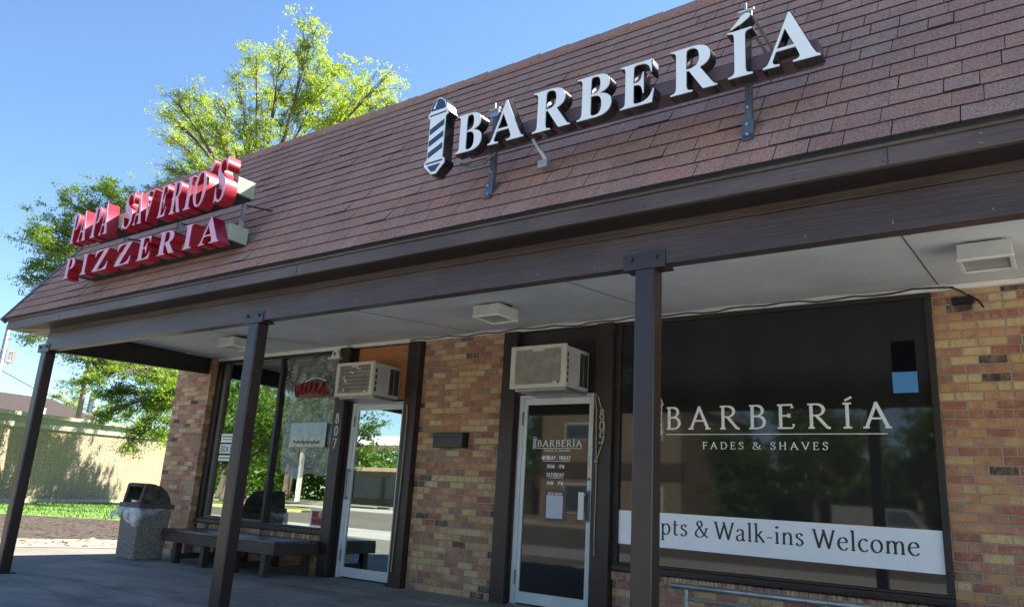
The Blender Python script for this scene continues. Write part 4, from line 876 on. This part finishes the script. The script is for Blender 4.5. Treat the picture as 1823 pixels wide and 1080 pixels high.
mb.add(vs, [(j*n+i, j*n+i+1, (j+1)*n+i+1, (j+1)*n+i) for j in range(nv) for i in range(n-1)])
o = mb.build('trash_bag', bag, loc=(-10.31, -1.139, 0), fix=False, smooth=True); tag(o, 'translucent plastic liner drooping over the rim of the concrete trash can', 'trash bag')
o = MB().box(-.05, .06, -.03, .04, 0, .035).build('paper_cup', 'white', loc=(-10.55, -1.10, .738), bevel=.012); tag(o, 'crumpled white wrapper lying in the opening of the trash can', 'litter')

# rail below the barber window
t = thing('metal_rail', 'brushed metal tube rail in front of the barber shop window sill', 'rail')
MB().tube([(-2.84, -.6, .432), (-.4, -.6, .432)], .026, 12).build('top_rail', 'galv', t, smooth=True)
MB().tube([(-2.70, -.6, .335), (-.4, -.6, .335)], .012, 10).build('lower_rail', 'galv', t, smooth=True)
for x in (-2.715, -1.6, -.5): MB().tube([(x, -.6, 0), (x, -.6, .425)], .016, 10).build('leg', 'galv', t)

# ================================================================== SIGNS
t = thing('barber_sign', 'white channel letter sign with barber pole and black sides standing off the shingles', 'sign')
YF = -3.46
LET = [('B', -3.135, -2.915, 3.238, 3.516), ('A', -2.862, -2.578, 3.238, 3.530), ('R', -2.515, -2.240, 3.234, 3.512), ('B', -2.195, -1.960, 3.232, 3.512), ('E', -1.905, -1.690, 3.230, 3.505), ('R', -1.595, -1.325, 3.228, 3.505), ('I', -1.268, -1.135, 3.237, 3.515), ('A', -1.085, -.798, 3.237, 3.532)]
for c, a, b, z0, z1 in LET:
    loops = [[(a+(b-a)*p[0]/1000, z0+(z1-z0)*p[1]/1000) for p in l] for l in GLYPH[c]]
    q = outline('letter', loops, 'signblack', YF+.001, .075, t, .002)
    outline('face', loops, 'signwhite', YF-.006, .0065, q, -.0018)
    if c == 'I':
        ac_ = [[(-1.257, 3.532), (-1.235, 3.548), (-1.195, 3.592), (-1.172, 3.607), (-1.148, 3.605), (-1.138, 3.592), (-1.146, 3.575), (-1.19, 3.548), (-1.247, 3.523)]]
        q = outline('accent', ac_, 'signblack', YF+.001, .075, t); outline('face', ac_, 'signwhite', YF-.006, .0065, q, -.003)
X0, X1 = -3.398, -3.212; xm = (X0+X1)/2; hw = .088
def polesil(g):
    k = hw-g
    o_ = [(xm-k-.006, 3.565), (xm-k-.006, 3.597), (xm-k+.008, 3.60)] + [(xm-(hw-.012-g)*math.cos(R_(a)), 3.60+(.108-g)*math.sin(R_(a))) for a in range(10, 171, 16)] + [(xm+k-.008, 3.60), (xm+k+.006, 3.597), (xm+k+.006, 3.565), (xm+k-.014, 3.555), (xm+k-.014, 3.245), (xm+k+.006, 3.232), (xm+k+.006, 3.200), (xm+.035, 3.150-g*.3), (xm+.02, 3.128+g), (xm-.02, 3.128+g), (xm-.035, 3.150-g*.3), (xm-k-.006, 3.200), (xm-k-.006, 3.232), (xm-k+.014, 3.245), (xm-k+.014, 3.555)]
    return [o_]
q = outline('barber_pole', polesil(0), 'signblack', YF-.008, .088, t)
outline('face', polesil(.005), 'signwhite', YF-.0145, .006, q)
mb = MB(); bw = hw-.026; y_ = YF-.0175
dome = [(xm-(bw+.002)*math.cos(R_(a)), 3.612+.082*math.sin(R_(a))) for a in range(0, 181, 15)]
mb.prism(dome, 1, y_, y_+.0028)
for z0 in (3.285, 3.372, 3.459):
    mb.prism([(xm-bw, z0-.028), (xm+bw, z0+.026), (xm+bw, z0+.068), (xm-bw, z0+.014)], 1, y_, y_+.0028)
mb.prism([(xm-bw-.012, 3.572), (xm+bw+.012, 3.578), (xm+bw+.012, 3.588), (xm-bw-.012, 3.582)], 1, y_, y_+.0028)
mb.prism([(xm-bw-.012, 3.212), (xm+bw+.012, 3.216), (xm+bw+.012, 3.228), (xm-bw-.012, 3.224)], 1, y_, y_+.0028)
mb.prism([(xm-bw+.005, 3.196), (xm+bw-.004, 3.200), (xm+.015, 3.152), (xm-.02, 3.152)], 1, y_, y_+.0028)
mb.build('stripes', 'signblue', q)
MB().prism([(xm-.048, 3.628), (xm-.03, 3.66), (xm-.008, 3.682), (xm-.022, 3.655), (xm-.028, 3.622)], 1, YF-.0185, YF-.0176).build('dome_glint', 'signwhite', q)
MB().box(-3.16, -.83, YF+.077, YF+.21, 3.30, 3.385).build('raceway', 'raceway', t, bevel=.004)
for xs, zt in ((-2.985, 3.64), (-1.235, 3.78)):
    q = MB().box(xs-.018, xs+.018, YF+.211, YF+.25, 2.99, zt).build('strut', 'struts', t, bevel=.003)
    MB().box(xs-.03, xs+.03, YF+.195, YF+.211, 2.965, 3.09).hexa([RP(xs-.028, .235, .012), RP(xs+.028, .235, .012), RP(xs+.028, .42, .012), RP(xs-.028, .42, .012), RP(xs-.028, .235, .022), RP(xs+.028, .235, .022), RP(xs+.028, .42, .022), RP(xs-.028, .42, .022)]).build('foot_bracket', 'struts', q, bevel=.002)
    mb = MB()
    for z in (3.0, 3.06, 3.17): mb.tube([(xs, YF+.18 if z < 3.1 else YF+.20, z), (xs, YF+.215, z)], .009, 6)
    mb.build('bolt', 'galv', q)
    # braces from the strut head back to the roof
    sb = (zt-.02-2.757)/ss; yb = -3.40+sb*cc
    mb = MB().tube([(xs-.04, YF+.20, zt-.01), (xs+.05, YF+.20, zt-.01)], .008, 6)
    mb.box(xs-.035, xs+.035, YF+.205, YF+.211, zt-.06, zt-.01).tube([(xs, YF+.205, zt-.02), (xs, YF+.205, zt+.04)], .007, 6)
    mb.build('strut_head', 'galv', q)
    for dx in (-.022, .022): MB().tube([(xs+dx, YF+.20, zt-.02), (xs+dx, yb+.02, zt-.03)], .009, 6).build('brace', 'galv', q)
MB().tube([(-3.18, YF+.12, 3.23), (-3.08, YF+.11, 3.19), (-2.98, YF+.12, 3.20), (-2.90, YF+.14, 3.26)], .012, 8).build('conduit', 'struts', t)
MB().tube([(-2.62, YF+.16, 3.30), (-2.58, YF+.20, 3.22), (-2.56, YF+.23, 3.17)], .014, 8).box(-2.60, -2.53, YF+.20, YF+.26, 3.11, 3.16).build('junction_fitting', 'galv', t)

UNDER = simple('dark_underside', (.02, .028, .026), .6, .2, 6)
t = thing('pizzeria_sign', 'two line red letter sign on cream cabinets at the left end of the roof', 'sign')
YL = -3.50
UP = [('P', -8.43, -8.29, 3.405, 3.735), ('A', -8.265, -8.095, 3.405, 3.745), ('P', -7.995, -7.835, 3.405, 3.735), ('A', -7.815, -7.655, 3.405, 3.745), ('S', -7.365, -7.20, 3.39, 3.765), ('A', -7.165, -7.015, 3.405, 3.735), ('V', -7.01, -6.84, 3.405, 3.725), ('E', -6.735, -6.605, 3.403, 3.725), ('R', -6.535, -6.36, 3.402, 3.725), ('I', -6.305, -6.20, 3.402, 3.725), ('O', -6.178, -5.985, 3.398, 3.745), ('S', -5.835, -5.69, 3.385, 3.80)]
LO = [('P', -8.405, -8.205, 3.015, 3.235), ('I', -8.045, -7.925, 3.015, 3.235), ('Z', -7.80, -7.515, 3.015, 3.235), ('Z', -7.37, -7.09, 3.013, 3.235), ('E', -6.975, -6.745, 3.013, 3.24), ('R', -6.62, -6.335, 3.013, 3.24), ('I', -6.21, -6.07, 3.013, 3.24), ('A', -5.965, -5.665, 3.013, 3.26)]
for c, a, b, z0, z1 in UP+LO:
    loops = [[(a+(b-a)*p[0]/1000, z0+(z1-z0)*p[1]/1000) for p in l] for l in GLYPH[c]]
    q = outline('letter', loops, 'red', YL, .115, t); outline('face', loops, 'pink', YL-.004, .0045, q, -.001)
ap = [[(-5.955, 3.80), (-5.935, 3.815), (-5.905, 3.81), (-5.895, 3.785), (-5.915, 3.74), (-5.945, 3.70), (-5.95, 3.735), (-5.965, 3.775)]]
q = outline('apostrophe', ap, 'red', YL, .115, t); outline('face', ap, 'pink', YL-.004, .0045, q)
for z0, z1 in ((3.505, 3.66), (3.075, 3.225)):
    q = MB().box(-8.36, -5.705, -3.384, -3.20, z0, z1).build('cabinet', 'cabinet', t, bevel=.006)
    MB().box(-8.35, -5.715, -3.378, -3.206, z0-.012, z0-.001).build('underside', UNDER, q)  # dark plate: painted bottom and the shade beneath it in one colour
for xs in (-7.9, -6.9, -5.86):
    q = MB().box(xs-.014, xs+.014, -3.199, -3.17, 3.0, 3.72).build('strut', 'galv', t)
    for z in (3.50, 3.12):
        sb = (z-2.757)/ss; MB().tube([(xs, -3.19, z-.01), (xs+.05, -3.40+sb*cc+.04, z+.02)], .008, 6).build('brace', 'black', q)
# ================================================================== NEIGHBOURING BUILDING
WX, WY, DX, DY = -34.9, 6.2, -.597, .802
NX, NY = .802, .597
def wp(t, o, z): return (WX+DX*t+NX*o, WY+DY*t+NY*o, z)
ZT = lambda t: 3.52+.037*t
def wbox(mb, t0, t1, o0, o1, za0, zb0, za1, zb1):
    mb.hexa([wp(t0, o1, za0), wp(t1, o1, za1), wp(t1, o0, za1), wp(t0, o0, za0), wp(t0, o1, zb0), wp(t1, o1, zb1), wp(t1, o0, zb1), wp(t0, o0, zb0)])
nb = thing('brick_building', 'low cream painted brick building with a plain wall and stepped cornice beyond the grass', 'building')
T0, T1 = -14, 30
mb = MB(); wbox(mb, T0, T1, -9, 0, ZG-.1, ZT(T0)-.1, ZG-.1, ZT(T1)-.1); mb.build('wall', 'cream_wall', nb)
mb = MB(); wbox(mb, T0, T1, -9, .26, ZT(T0)-.16, ZT(T0), ZT(T1)-.16, ZT(T1)); wbox(mb, T0, T1, -1, .15, ZT(T0)-.20, ZT(T0)-.161, ZT(T1)-.20, ZT(T1)-.161); wbox(mb, T0, T1, 0, .10, ZT(T0)-.63, ZT(T0)-.42, ZT(T1)-.63, ZT(T1)-.42)
mb.build('cornice', 'cream_trim', nb)
mb = MB(); wbox(mb, T0, T1, 0, .03, ZT(T0)-.419, ZT(T0)-.201, ZT(T1)-.419, ZT(T1)-.201); mb.build('frieze', simple('grey_green_frieze', (.15, .165, .12), .6, .08, 2), nb)
mb = MB(); wbox(mb, .35, .42, 0, .02, 1.6, 2.88, 1.6, 2.88); wbox(mb, T0, T1, 0, .03, ZG, .02, ZG, .02); mb.build('wall_seam', simple('grey_seam', (.30, .28, .22), .8, .2, 4), nb)
hs = thing('house', 'house with a dark brown shingled roof showing over the cream building', 'house')
bx('wall', 'beige_block', -65, -55, -6, 22, ZG, 3.6, hs)
MB().add([(-54, -7, 3.6), (-54, 24.5, 3.6), (-66, 24.5, 3.6), (-66, -7, 3.6), (-60, -3, 6.55), (-60, 18.9, 6.45)], [(0, 1, 5, 4), (1, 2, 5), (2, 3, 4, 5), (3, 0, 4), (3, 2, 1, 0)]).build('roof', 'roofdark', hs)
MB().box(-57.2, -56.7, 16.9, 17.3, 4.9, 5.5).build('roof_vent', 'stucco', hs)
up = thing('utility_pole', 'weathered wooden utility pole with grey transformer among the trees', 'utility pole')
MB().tube([(-50, 16.4, ZG), (-50, 16.35, 11)], [.19, .14], 10).build('pole', 'creosote', up, smooth=True)
MB().tube([(-49.8, 17.0, 4.9), (-49.8, 17.0, 5.0), (-49.8, 17.0, 6.2), (-49.8, 17.0, 6.3)], [.1, .26, .26, .1], 14).build('transformer', 'galv', up)
MB().box(-50.08, -49.92, 15.2, 17.6, 9.5, 9.62).build('crossarm', 'creosote', up)
tag(MB().tube([(-50, 16.35, 5.2), (-50, 13.5, 6.02), (-50, 11.5, 6.82), (-50, 6, 9.2), (-50, -6, 14)], .022, 5).build('power_line', 'black'), 'thin overhead wire crossing the sky left of the corner post', 'wire')
tw = thing('cell_tower', 'tall grey mast with a ring of pale antenna panels in the sky at far left', 'cell tower')
MB().tube([(-100, 29.9, ZG), (-100, 29.9, 17.9)], [.42, .22], 12).build('mast', 'galv', tw, smooth=True)
mb = MB()
for k in range(9):
    a = k*.698; x, y = -100+1.25*math.cos(a), 29.9+1.25*math.sin(a); mb.box(x-.09, x+.09, y-.14, y+.14, 13.4, 15.0)
mb.build('antenna', simple('grey_antenna', (.22, .22, .21), .6, .1, 4), tw)
mb = MB()
for z in (13.6, 14.8): mb.tube([(-100+1.2*math.cos(a*.5236), 29.9+1.2*math.sin(a*.5236), z) for a in range(13)], .05, 5, False)
mb.build('frame', 'galv', tw)

# ================================================================== TREES
def tree(name, label, base, fork, blobs, leaf, nleaf, ls, tr, twigs=10, flat=.6, group=None, seed=1, droop=.0, barkm='bark', limb=.05, clump=1.0):
    rng = np.random.RandomState(seed); random.seed(seed)
    t = thing(name, label, 'tree', group)
    mb = MB(); base = Vector(base); fork = Vector(fork)
    mid = base.lerp(fork, .5)+Vector((rng.uniform(-.2, .2), rng.uniform(-.2, .2), 0))
    mb.tube([base, base+Vector((0, 0, .3)), mid, fork], [tr*1.35, tr, tr*.85, tr*.7], 10)
    paths = []; w = []
    for bl in blobs:
        c = Vector(bl[:3]); r = bl[3]; d = c-fork
        st = mid.lerp(fork, rng.uniform(.35, 1.0)) if d.z < 2 else fork.copy()
        k1 = st.lerp(c, .35)+Vector((rng.uniform(-.25, .25), rng.uniform(-.25, .25), .12*(c-st).length*(.6 if d.z > 0 else 1.0))); k2 = st.lerp(c, .72)+Vector((rng.uniform(-.2, .2), rng.uniform(-.2, .2), .10*(c-st).length*.7))
        P = [st]
        for q in range(1, 9):
            u = q/8; P.append(st*(1-u)**3 + k1*3*u*(1-u)**2 + k2*3*u*u*(1-u) + c*u**3)
        L = (c-st).length; r0 = min(tr*.55, limb+.008*L)
        mb.tube(P, [r0*(1-.88*q/8) for q in range(9)], 6, False)
        for k in range(twigs):
            u = rng.uniform(.45, 1.0); i = min(7, int(u*8)); s_ = P[i].lerp(P[i+1], u*8-i)
            while True:
                v = rng.uniform(-1, 1, 3)
                if (v**2).sum() <= 1: break
            e = c + Vector((v[0]*r*1.12, v[1]*r*1.12, v[2]*r*flat*1.1)) ; m_ = s_.lerp(e, .5)+Vector((0, 0, .12*r)); e.z -= droop*r*random.random()
            mb.tube([s_, m_, e], [.022, .013, .006], 4, False); paths.append((s_, m_, e)); w.append(r*(.5+rng.rand()))
    mb.build('trunk', barkm, t, smooth=True, fix=False)
    S = np.array([[tuple(a), tuple(b), tuple(c)] for a, b, c in paths]); w = np.array(w)**1.6; w /= w.sum()
    idx = rng.choice(len(S), nleaf, p=w); slots = rng.uniform(.2, 1.05, (len(S), 5)); offs = rng.normal(0, .16, (len(S), 5, 3)); pick = rng.randint(0, 5, nleaf); u = slots[idx, pick][:, None]
    Pn = S[idx, 0]*(1-u)**2 + S[idx, 1]*2*u*(1-u) + S[idx, 2]*u*u
    sp_ = np.array([.12, .12, .06])*clump; Pn = Pn + (offs[idx, pick] + rng.normal(0, 1, (nleaf, 3))*sp_)*(ls/.1)**.5
    a = rng.uniform(0, 2*np.pi, nleaf); tilt = rng.normal(0, .55, nleaf); roll = rng.normal(0, .5, nleaf)
    dirv = np.stack([np.cos(a)*np.cos(tilt), np.sin(a)*np.cos(tilt), np.sin(tilt)-.25], 1)
    side = np.stack([-np.sin(a)*np.cos(roll), np.cos(a)*np.cos(roll), np.sin(roll)], 1)
    l = ls*rng.uniform(.7, 1.5, nleaf)[:, None]; h = l*rng.uniform(.28, .45, nleaf)[:, None]
    V = np.stack([Pn-dirv*l*.5, Pn+side*h*.5, Pn+dirv*l*.5, Pn-side*h*.5], 1).reshape(-1, 3)
    me = bpy.data.meshes.new('crown'); me.vertices.add(len(V)); me.vertices.foreach_set('co', V.astype(np.float32).ravel())
    me.loops.add(len(V)); me.loops.foreach_set('vertex_index', np.arange(len(V), dtype=np.int32)); me.polygons.add(nleaf)
    me.polygons.foreach_set('loop_start', np.arange(0, len(V), 4, dtype=np.int32)); me.polygons.foreach_set('loop_total', np.full(nleaf, 4, dtype=np.int32))
    me.update(calc_edges=True); me.materials.append(M[leaf]); o = bpy.data.objects.new('crown', me); C.objects.link(o); o.parent = t
    return t
AB = [(-23.8, 10.5, 19.4, 1.06), (-25.7, 13.4, 20.1, 1.33), (-31.9, 13.1, 22.5, 0.94), (-26.7, 11.0, 19.8, 1.0), (-26.4, 12.0, 18.2, 1.39), (-21.8, 11.8, 17.1, 1.22), (-22.9, 12.6, 16.7, 1.25), (-21.5, 13.2, 17.0, 0.89), (-21.5, 10.4, 14.6, 1.25), (-25.2, 10.1, 14.8, 1.25), (-30.5, 13.3, 19.9, 1.17), (-24.4, 11.7, 17.9, 1.11), (-26.6, 13.0, 16.6, 1.11), (-33.2, 10.0, 18.8, 0.83), (-34.8, 11.8, 20.5, 0.83), (-37.5, 12.9, 20.3, 0.94), (-31.2, 10.9, 17.5, 0.94), (-34.5, 13.8, 18.3, 1.11), (-36.9, 13.6, 18.9, 0.89), (-27.1, 10.1, 16.2, 0.94), (-18.7, 10.1, 15.6, 0.72), (-31.9, 12.2, 20.9, 0.67), (-32.9, 10.2, 15.2, 0.64), (-32.7, 11.1, 15.8, 0.77), (-29.8, 10.6, 14.7, 0.71), (-29.0, 11.3, 15.6, 0.82), (-35.7, 11.4, 18.1, 0.77), (-23.7, 9.7, 13.3, 0.69), (-21.5, 9.5, 13.3, 0.65), (-38.3, 12.0, 20.6, 0.62), (-29.5, 10.3, 17.8, 0.67)]
LB = [(-32.2, 4.7, 10.2, 0.73), (-34.5, 6.4, 11.5, 0.96), (-35.1, 7.4, 13.2, 1.05), (-34.3, 8.3, 13.8, 1.05), (-35.9, 10.5, 14.6, 1.05), (-35.1, 7.3, 10.7, 1.09), (-34.2, 8.1, 11.6, 1.28), (-34.0, 9.3, 12.3, 1.3), (-35.1, 6.7, 9.8, 0.85), (-35.1, 7.7, 9.8, 0.86), (-35.1, 11.3, 15.2, 0.8), (-34.2, 11.7, 16.1, 0.79), (-34.8, 10.9, 13.0, 1.02), (-35.9, 6.8, 9.2, 0.58), (-32.6, 5.7, 6.2, 0.41), (-33.8, 7.8, 6.1, 0.6), (-33.4, 9.0, 5.9, 0.93), (-35.3, 11.2, 6.2, 1.0), (-32.0, 10.8, 5.4, 0.92), (-32.6, 8.0, 4.8, 0.74), (-35.5, 10.9, 4.8, 1.05), (-34.7, 12.0, 4.5, 0.99), (-33.1, 12.3, 4.5, 0.85), (-33.2, 11.0, 3.1, 0.66), (-32.3, 11.7, 2.9, 0.6), (-34.3, 9.9, 3.6, 0.45), (-32.7, 10.5, 2.3, 0.43), (-33.3, 12.2, 5.7, 0.85)]
tree('tree', 'tall airy tree with bright yellow green leaves rising behind the shingled roof', (-27.5, 12.2, ZG), (-28.0, 12, 11.5), AB, 'leafA', 82000, .10, .28, 16, .85, seed=4, limb=.022)
LB += [(-35.6, 15.0, 7.2, 1.2), (-36.5, 16.5, 8.2, 1.4), (-34.6, 16.2, 9.0, 1.3), (-36.6, 14.6, 5.6, .9), (-35.0, 17.6, 7.0, 1.3), (-37.5, 17.4, 6.2, 1.1), (-33.5, 15.0, 10.2, 1.2), (-36.3, 13.4, 8.4, 1.0), (-35.6, 12.2, 9.2, 1.0), (-36.9, 12.0, 7.2, .8)]  # hidden crown blobs added to cast shade on the cream wall
tree('locust_tree', 'spreading locust tree with drooping feathery branches between the shop and the cream building', (-33.0, 14.0, ZG), (-33.2, 13.4, 6.5), LB, 'leafL', 150000, .115, .30, 22, .65, seed=9, droop=.5, limb=.03)
tree('tree', 'green tree standing unseen behind the shop whose crown shades the cream wall', (-34.6, 21.5, ZG), (-34.8, 21.3, 5), [(-36.8, 18.6, 6.6, 1.2), (-36.2, 19.6, 8.2, 1.4), (-37.2, 20.2, 7.2, 1.2), (-35.4, 20.8, 9.4, 1.5), (-36.6, 22, 9.8, 1.3), (-37.8, 21.6, 8.0, 1.2), (-35.5, 23, 8.3, 1.4), (-34, 21.6, 10.8, 1.4), (-38.6, 19.6, 5.6, .9), (-37.4, 17.8, 5.2, .7)], 'leafL', 36000, .13, .30, 14, .7, seed=31)  # hidden tree added on the sun's path to shade the cream wall
tree('tree', 'pale yellow green tree with upright twigs in the distance behind the cream building', (-80, 31, ZG), (-80, 31, 3), [(-80+random.uniform(-2, 2), 29.5+random.uniform(-2.5, 3.5), 5+random.uniform(-1, 3.2), 1.8) for _ in range(9)], 'leafA', 9000, .26, .25, 10, 1.1, seed=12)
tree('tree', 'dense green tree behind the cream building and the utility pole', (-60, 30, ZG), (-60, 30, 3), [(-60+random.uniform(-3, 3), 25+i*1.9+random.uniform(-1, 1), 4+random.uniform(-.5, 3.3), 2.0) for i in range(9)], 'leafL', 16000, .24, .3, 10, .9, seed=13)

# ================================================================== ACROSS THE PARKING LOT (seen in the glass)
def kerb(name, pts, z0, z1, m, label):
    mb = MB(); mb.prism(pts, 2, z0, z1); o = mb.build(name, m, bevel=.03); return struct(o)
kerb('kerb', [(-70, -22.0), (-36.6, -20.6), (-35.6, -22.6), (-37, -26.2), (-72, -27.5)], ZG-.05, ZG+.14, 'kerb', '')
poly_sheet('island_grass', [(-69, -22.5), (-37.2, -21.2), (-36.3, -22.7), (-37.4, -25.7), (-71, -27)], ZG+.144, 'grass')
kerb('kerb', [(-34, -40.5), (30, -40.5), (30, -47), (-54, -47)], ZG-.05, ZG+.13, 'ckerb', '')
poly_sheet('verge_grass', [(-33.5, -40.9), (29.5, -40.9), (29.5, -46.6), (-53, -46.6)], ZG+.134, 'grass')
poly_sheet('road', [(-300, -33), (-72, -33), (-40, -48), (200, -48), (200, -62), (-300, -62)], ZG+.004, 'road')
poly_sheet('far_lawn', [(-400, -64), (300, -64), (300, -400), (-400, -400)], ZG+.006, 'grass')
pr = tree('street_tree', 'leafy street tree across the parking lot seen in the shop glass', (0, 0, 0), (0, 0, 2.6), [(random.uniform(-2.2, 2.2), random.uniform(-2.2, 2.2), random.uniform(3.2, 7.4), 1.25) for _ in range(18)], 'leafR', 15000, .24, .24, 9, .9, group='street trees across the parking lot', seed=21)
spots = [(-46.0, -25.2, 1.0), (-58, -33, 1.25), (-66, -38, 1.5), (-52, -40, 1.35), (-75, -47, 1.7), (-84, -60, 1.9), (-62, -66, 1.7), (-96, -70, 2), (-45, -66, 1.6), (-14.5, -35, .75), (-11, -36, .95), (-6.5, -38, 1.0), (-3, -36, .8), (2, -42, 1.3), (-16, -60, 1.5), (-30, -70, 1.6), (8, -44, 1.2), (-110, -60, 1.9), (-70, -28, 1.2)]
for i, (x, y, s_) in enumerate(spots):
    o = pr if i == 0 else copy_tree(pr); o.location = (x, y, ZG); o.scale = (s_,)*3; o.rotation_euler = (0, 0, i*1.3)
o = MB().tube([(-43.8, -24.2, ZG), (-43.8, -24.2, 8)], [.17, .13], 8).build('utility_pole', 'creosote'); tag(o, 'dark wooden pole on the kerbed island seen in the pizzeria glass', 'utility pole')
def woods(name, label, x0, x1, y, depth, h, n, ls, seed):
    rng = np.random.RandomState(seed); X = rng.uniform(x0, x1, n); Y = y - rng.uniform(0, depth, n)
    prof = h*(.72+.22*np.sin(X*.21+seed)+.12*np.sin(X*.57)+.10*np.sin(X*1.3+1)); Z = ZG + prof*rng.uniform(0, 1, n)**.7
    a = rng.uniform(0, 6.28, n); b = rng.normal(0, .6, n); l = ls*rng.uniform(.6, 1.4, n)
    d = np.stack([np.cos(a)*np.cos(b), np.sin(a)*np.cos(b), np.sin(b)], 1)*l[:, None]; e = np.stack([-np.sin(a), np.cos(a), rng.normal(0, .5, n)], 1)*l[:, None]*.4; P = np.stack([X, Y, Z], 1)
    V = np.stack([P-d, P+e, P+d, P-e], 1).reshape(-1, 3)
    me = bpy.data.meshes.new(name); me.vertices.add(len(V)); me.vertices.foreach_set('co', V.astype(np.float32).ravel()); me.loops.add(len(V)); me.loops.foreach_set('vertex_index', np.arange(len(V), dtype=np.int32)); me.polygons.add(n)
    me.polygons.foreach_set('loop_start', np.arange(0, len(V), 4, dtype=np.int32)); me.polygons.foreach_set('loop_total', np.full(n, 4, dtype=np.int32)); me.update(calc_edges=True); me.materials.append(M['leafR'])
    o = bpy.data.objects.new(name, me); C.objects.link(o); return tag(o, label, 'trees', kind='stuff')
woods('far_woods', 'leafy wood closing the view across the road seen in the glass', -190, 60, -72, 14, 11, 60000, .55, 3)
woods('shrubs', 'dense shrubs along the far verge of the lot seen in the barber window', -19, 14, -41.5, 5, 4.2, 26000, .22, 5)
fs = thing('fuel_station', 'station with a flat white canopy on posts across the road seen in the pizzeria door', 'station')
bx('canopy', 'stucco', -74, -56, -60, -52, 6.2, 7.1, fs)
for x in (-73, -57):
    for y in (-59, -53): bx('post', 'stucco', x-.2, x+.2, y-.2, y+.2, ZG, 6.2, fs)
bx('store', 'beige_block', -78, -52, -72, -63, ZG, 4.4, fs); bx('store_window', 'blueglass', -76, -54, -63, -62.9, .6, 3.2, fs)
bb_ = thing('apartment_building', 'two storey beige masonry building across the lot seen in the barber window', 'building')
bx('wall', 'beige_block', -31, -20.3, -52, -40, ZG, 7.9, bb_)
bx('band', simple('brown_band', (.07, .055, .045), .7, .2, 2), -31.05, -20.25, -40.4, -39.9, 3.0, 4.1, bb_)
bx('roof', 'ckerb', -31.2, -20.1, -52.2, -39.8, 7.9, 8.2, bb_)
for x in (-22.6, -28.0):
    f = bx('window', 'stucco', x-1.05, x+1.05, -40.0, -39.93, 5.55, 6.75, bb_); bx('pane', 'blueglass', x-.95, x+.95, -39.93, -39.90, 5.65, 6.65, f)
    f = bx('window', 'stucco', x-1.05, x+1.05, -40.0, -39.93, .6, 2.6, bb_); bx('pane', 'blueglass', x-.95, x+.95, -39.93, -39.90, .7, 2.5, f)
vn = thing('delivery_van', 'pale grey van parked across the lot seen in the barber window', 'van', loc=(-7.5, -33, ZG))
MB().prism([(-1.9, .35), (2.3, .35), (2.35, 1.0), (1.9, 1.15), (1.35, 1.9), (-1.9, 1.95)], 1, -.9, .9).build('body', 'vanwhite', vn, bevel=.06)
MB().prism([(1.35, 1.80), (1.83, 1.18), (.5, 1.18), (.5, 1.80)], 1, -.915, .915).build('window', 'blueglass', vn)
for x in (-1.2, 1.5):
    for y in (-.85, .85): MB().tube([(x, y-.1, .34), (x, y+.1, .34)], .34, 18).build('wheel', 'tyre', vn)
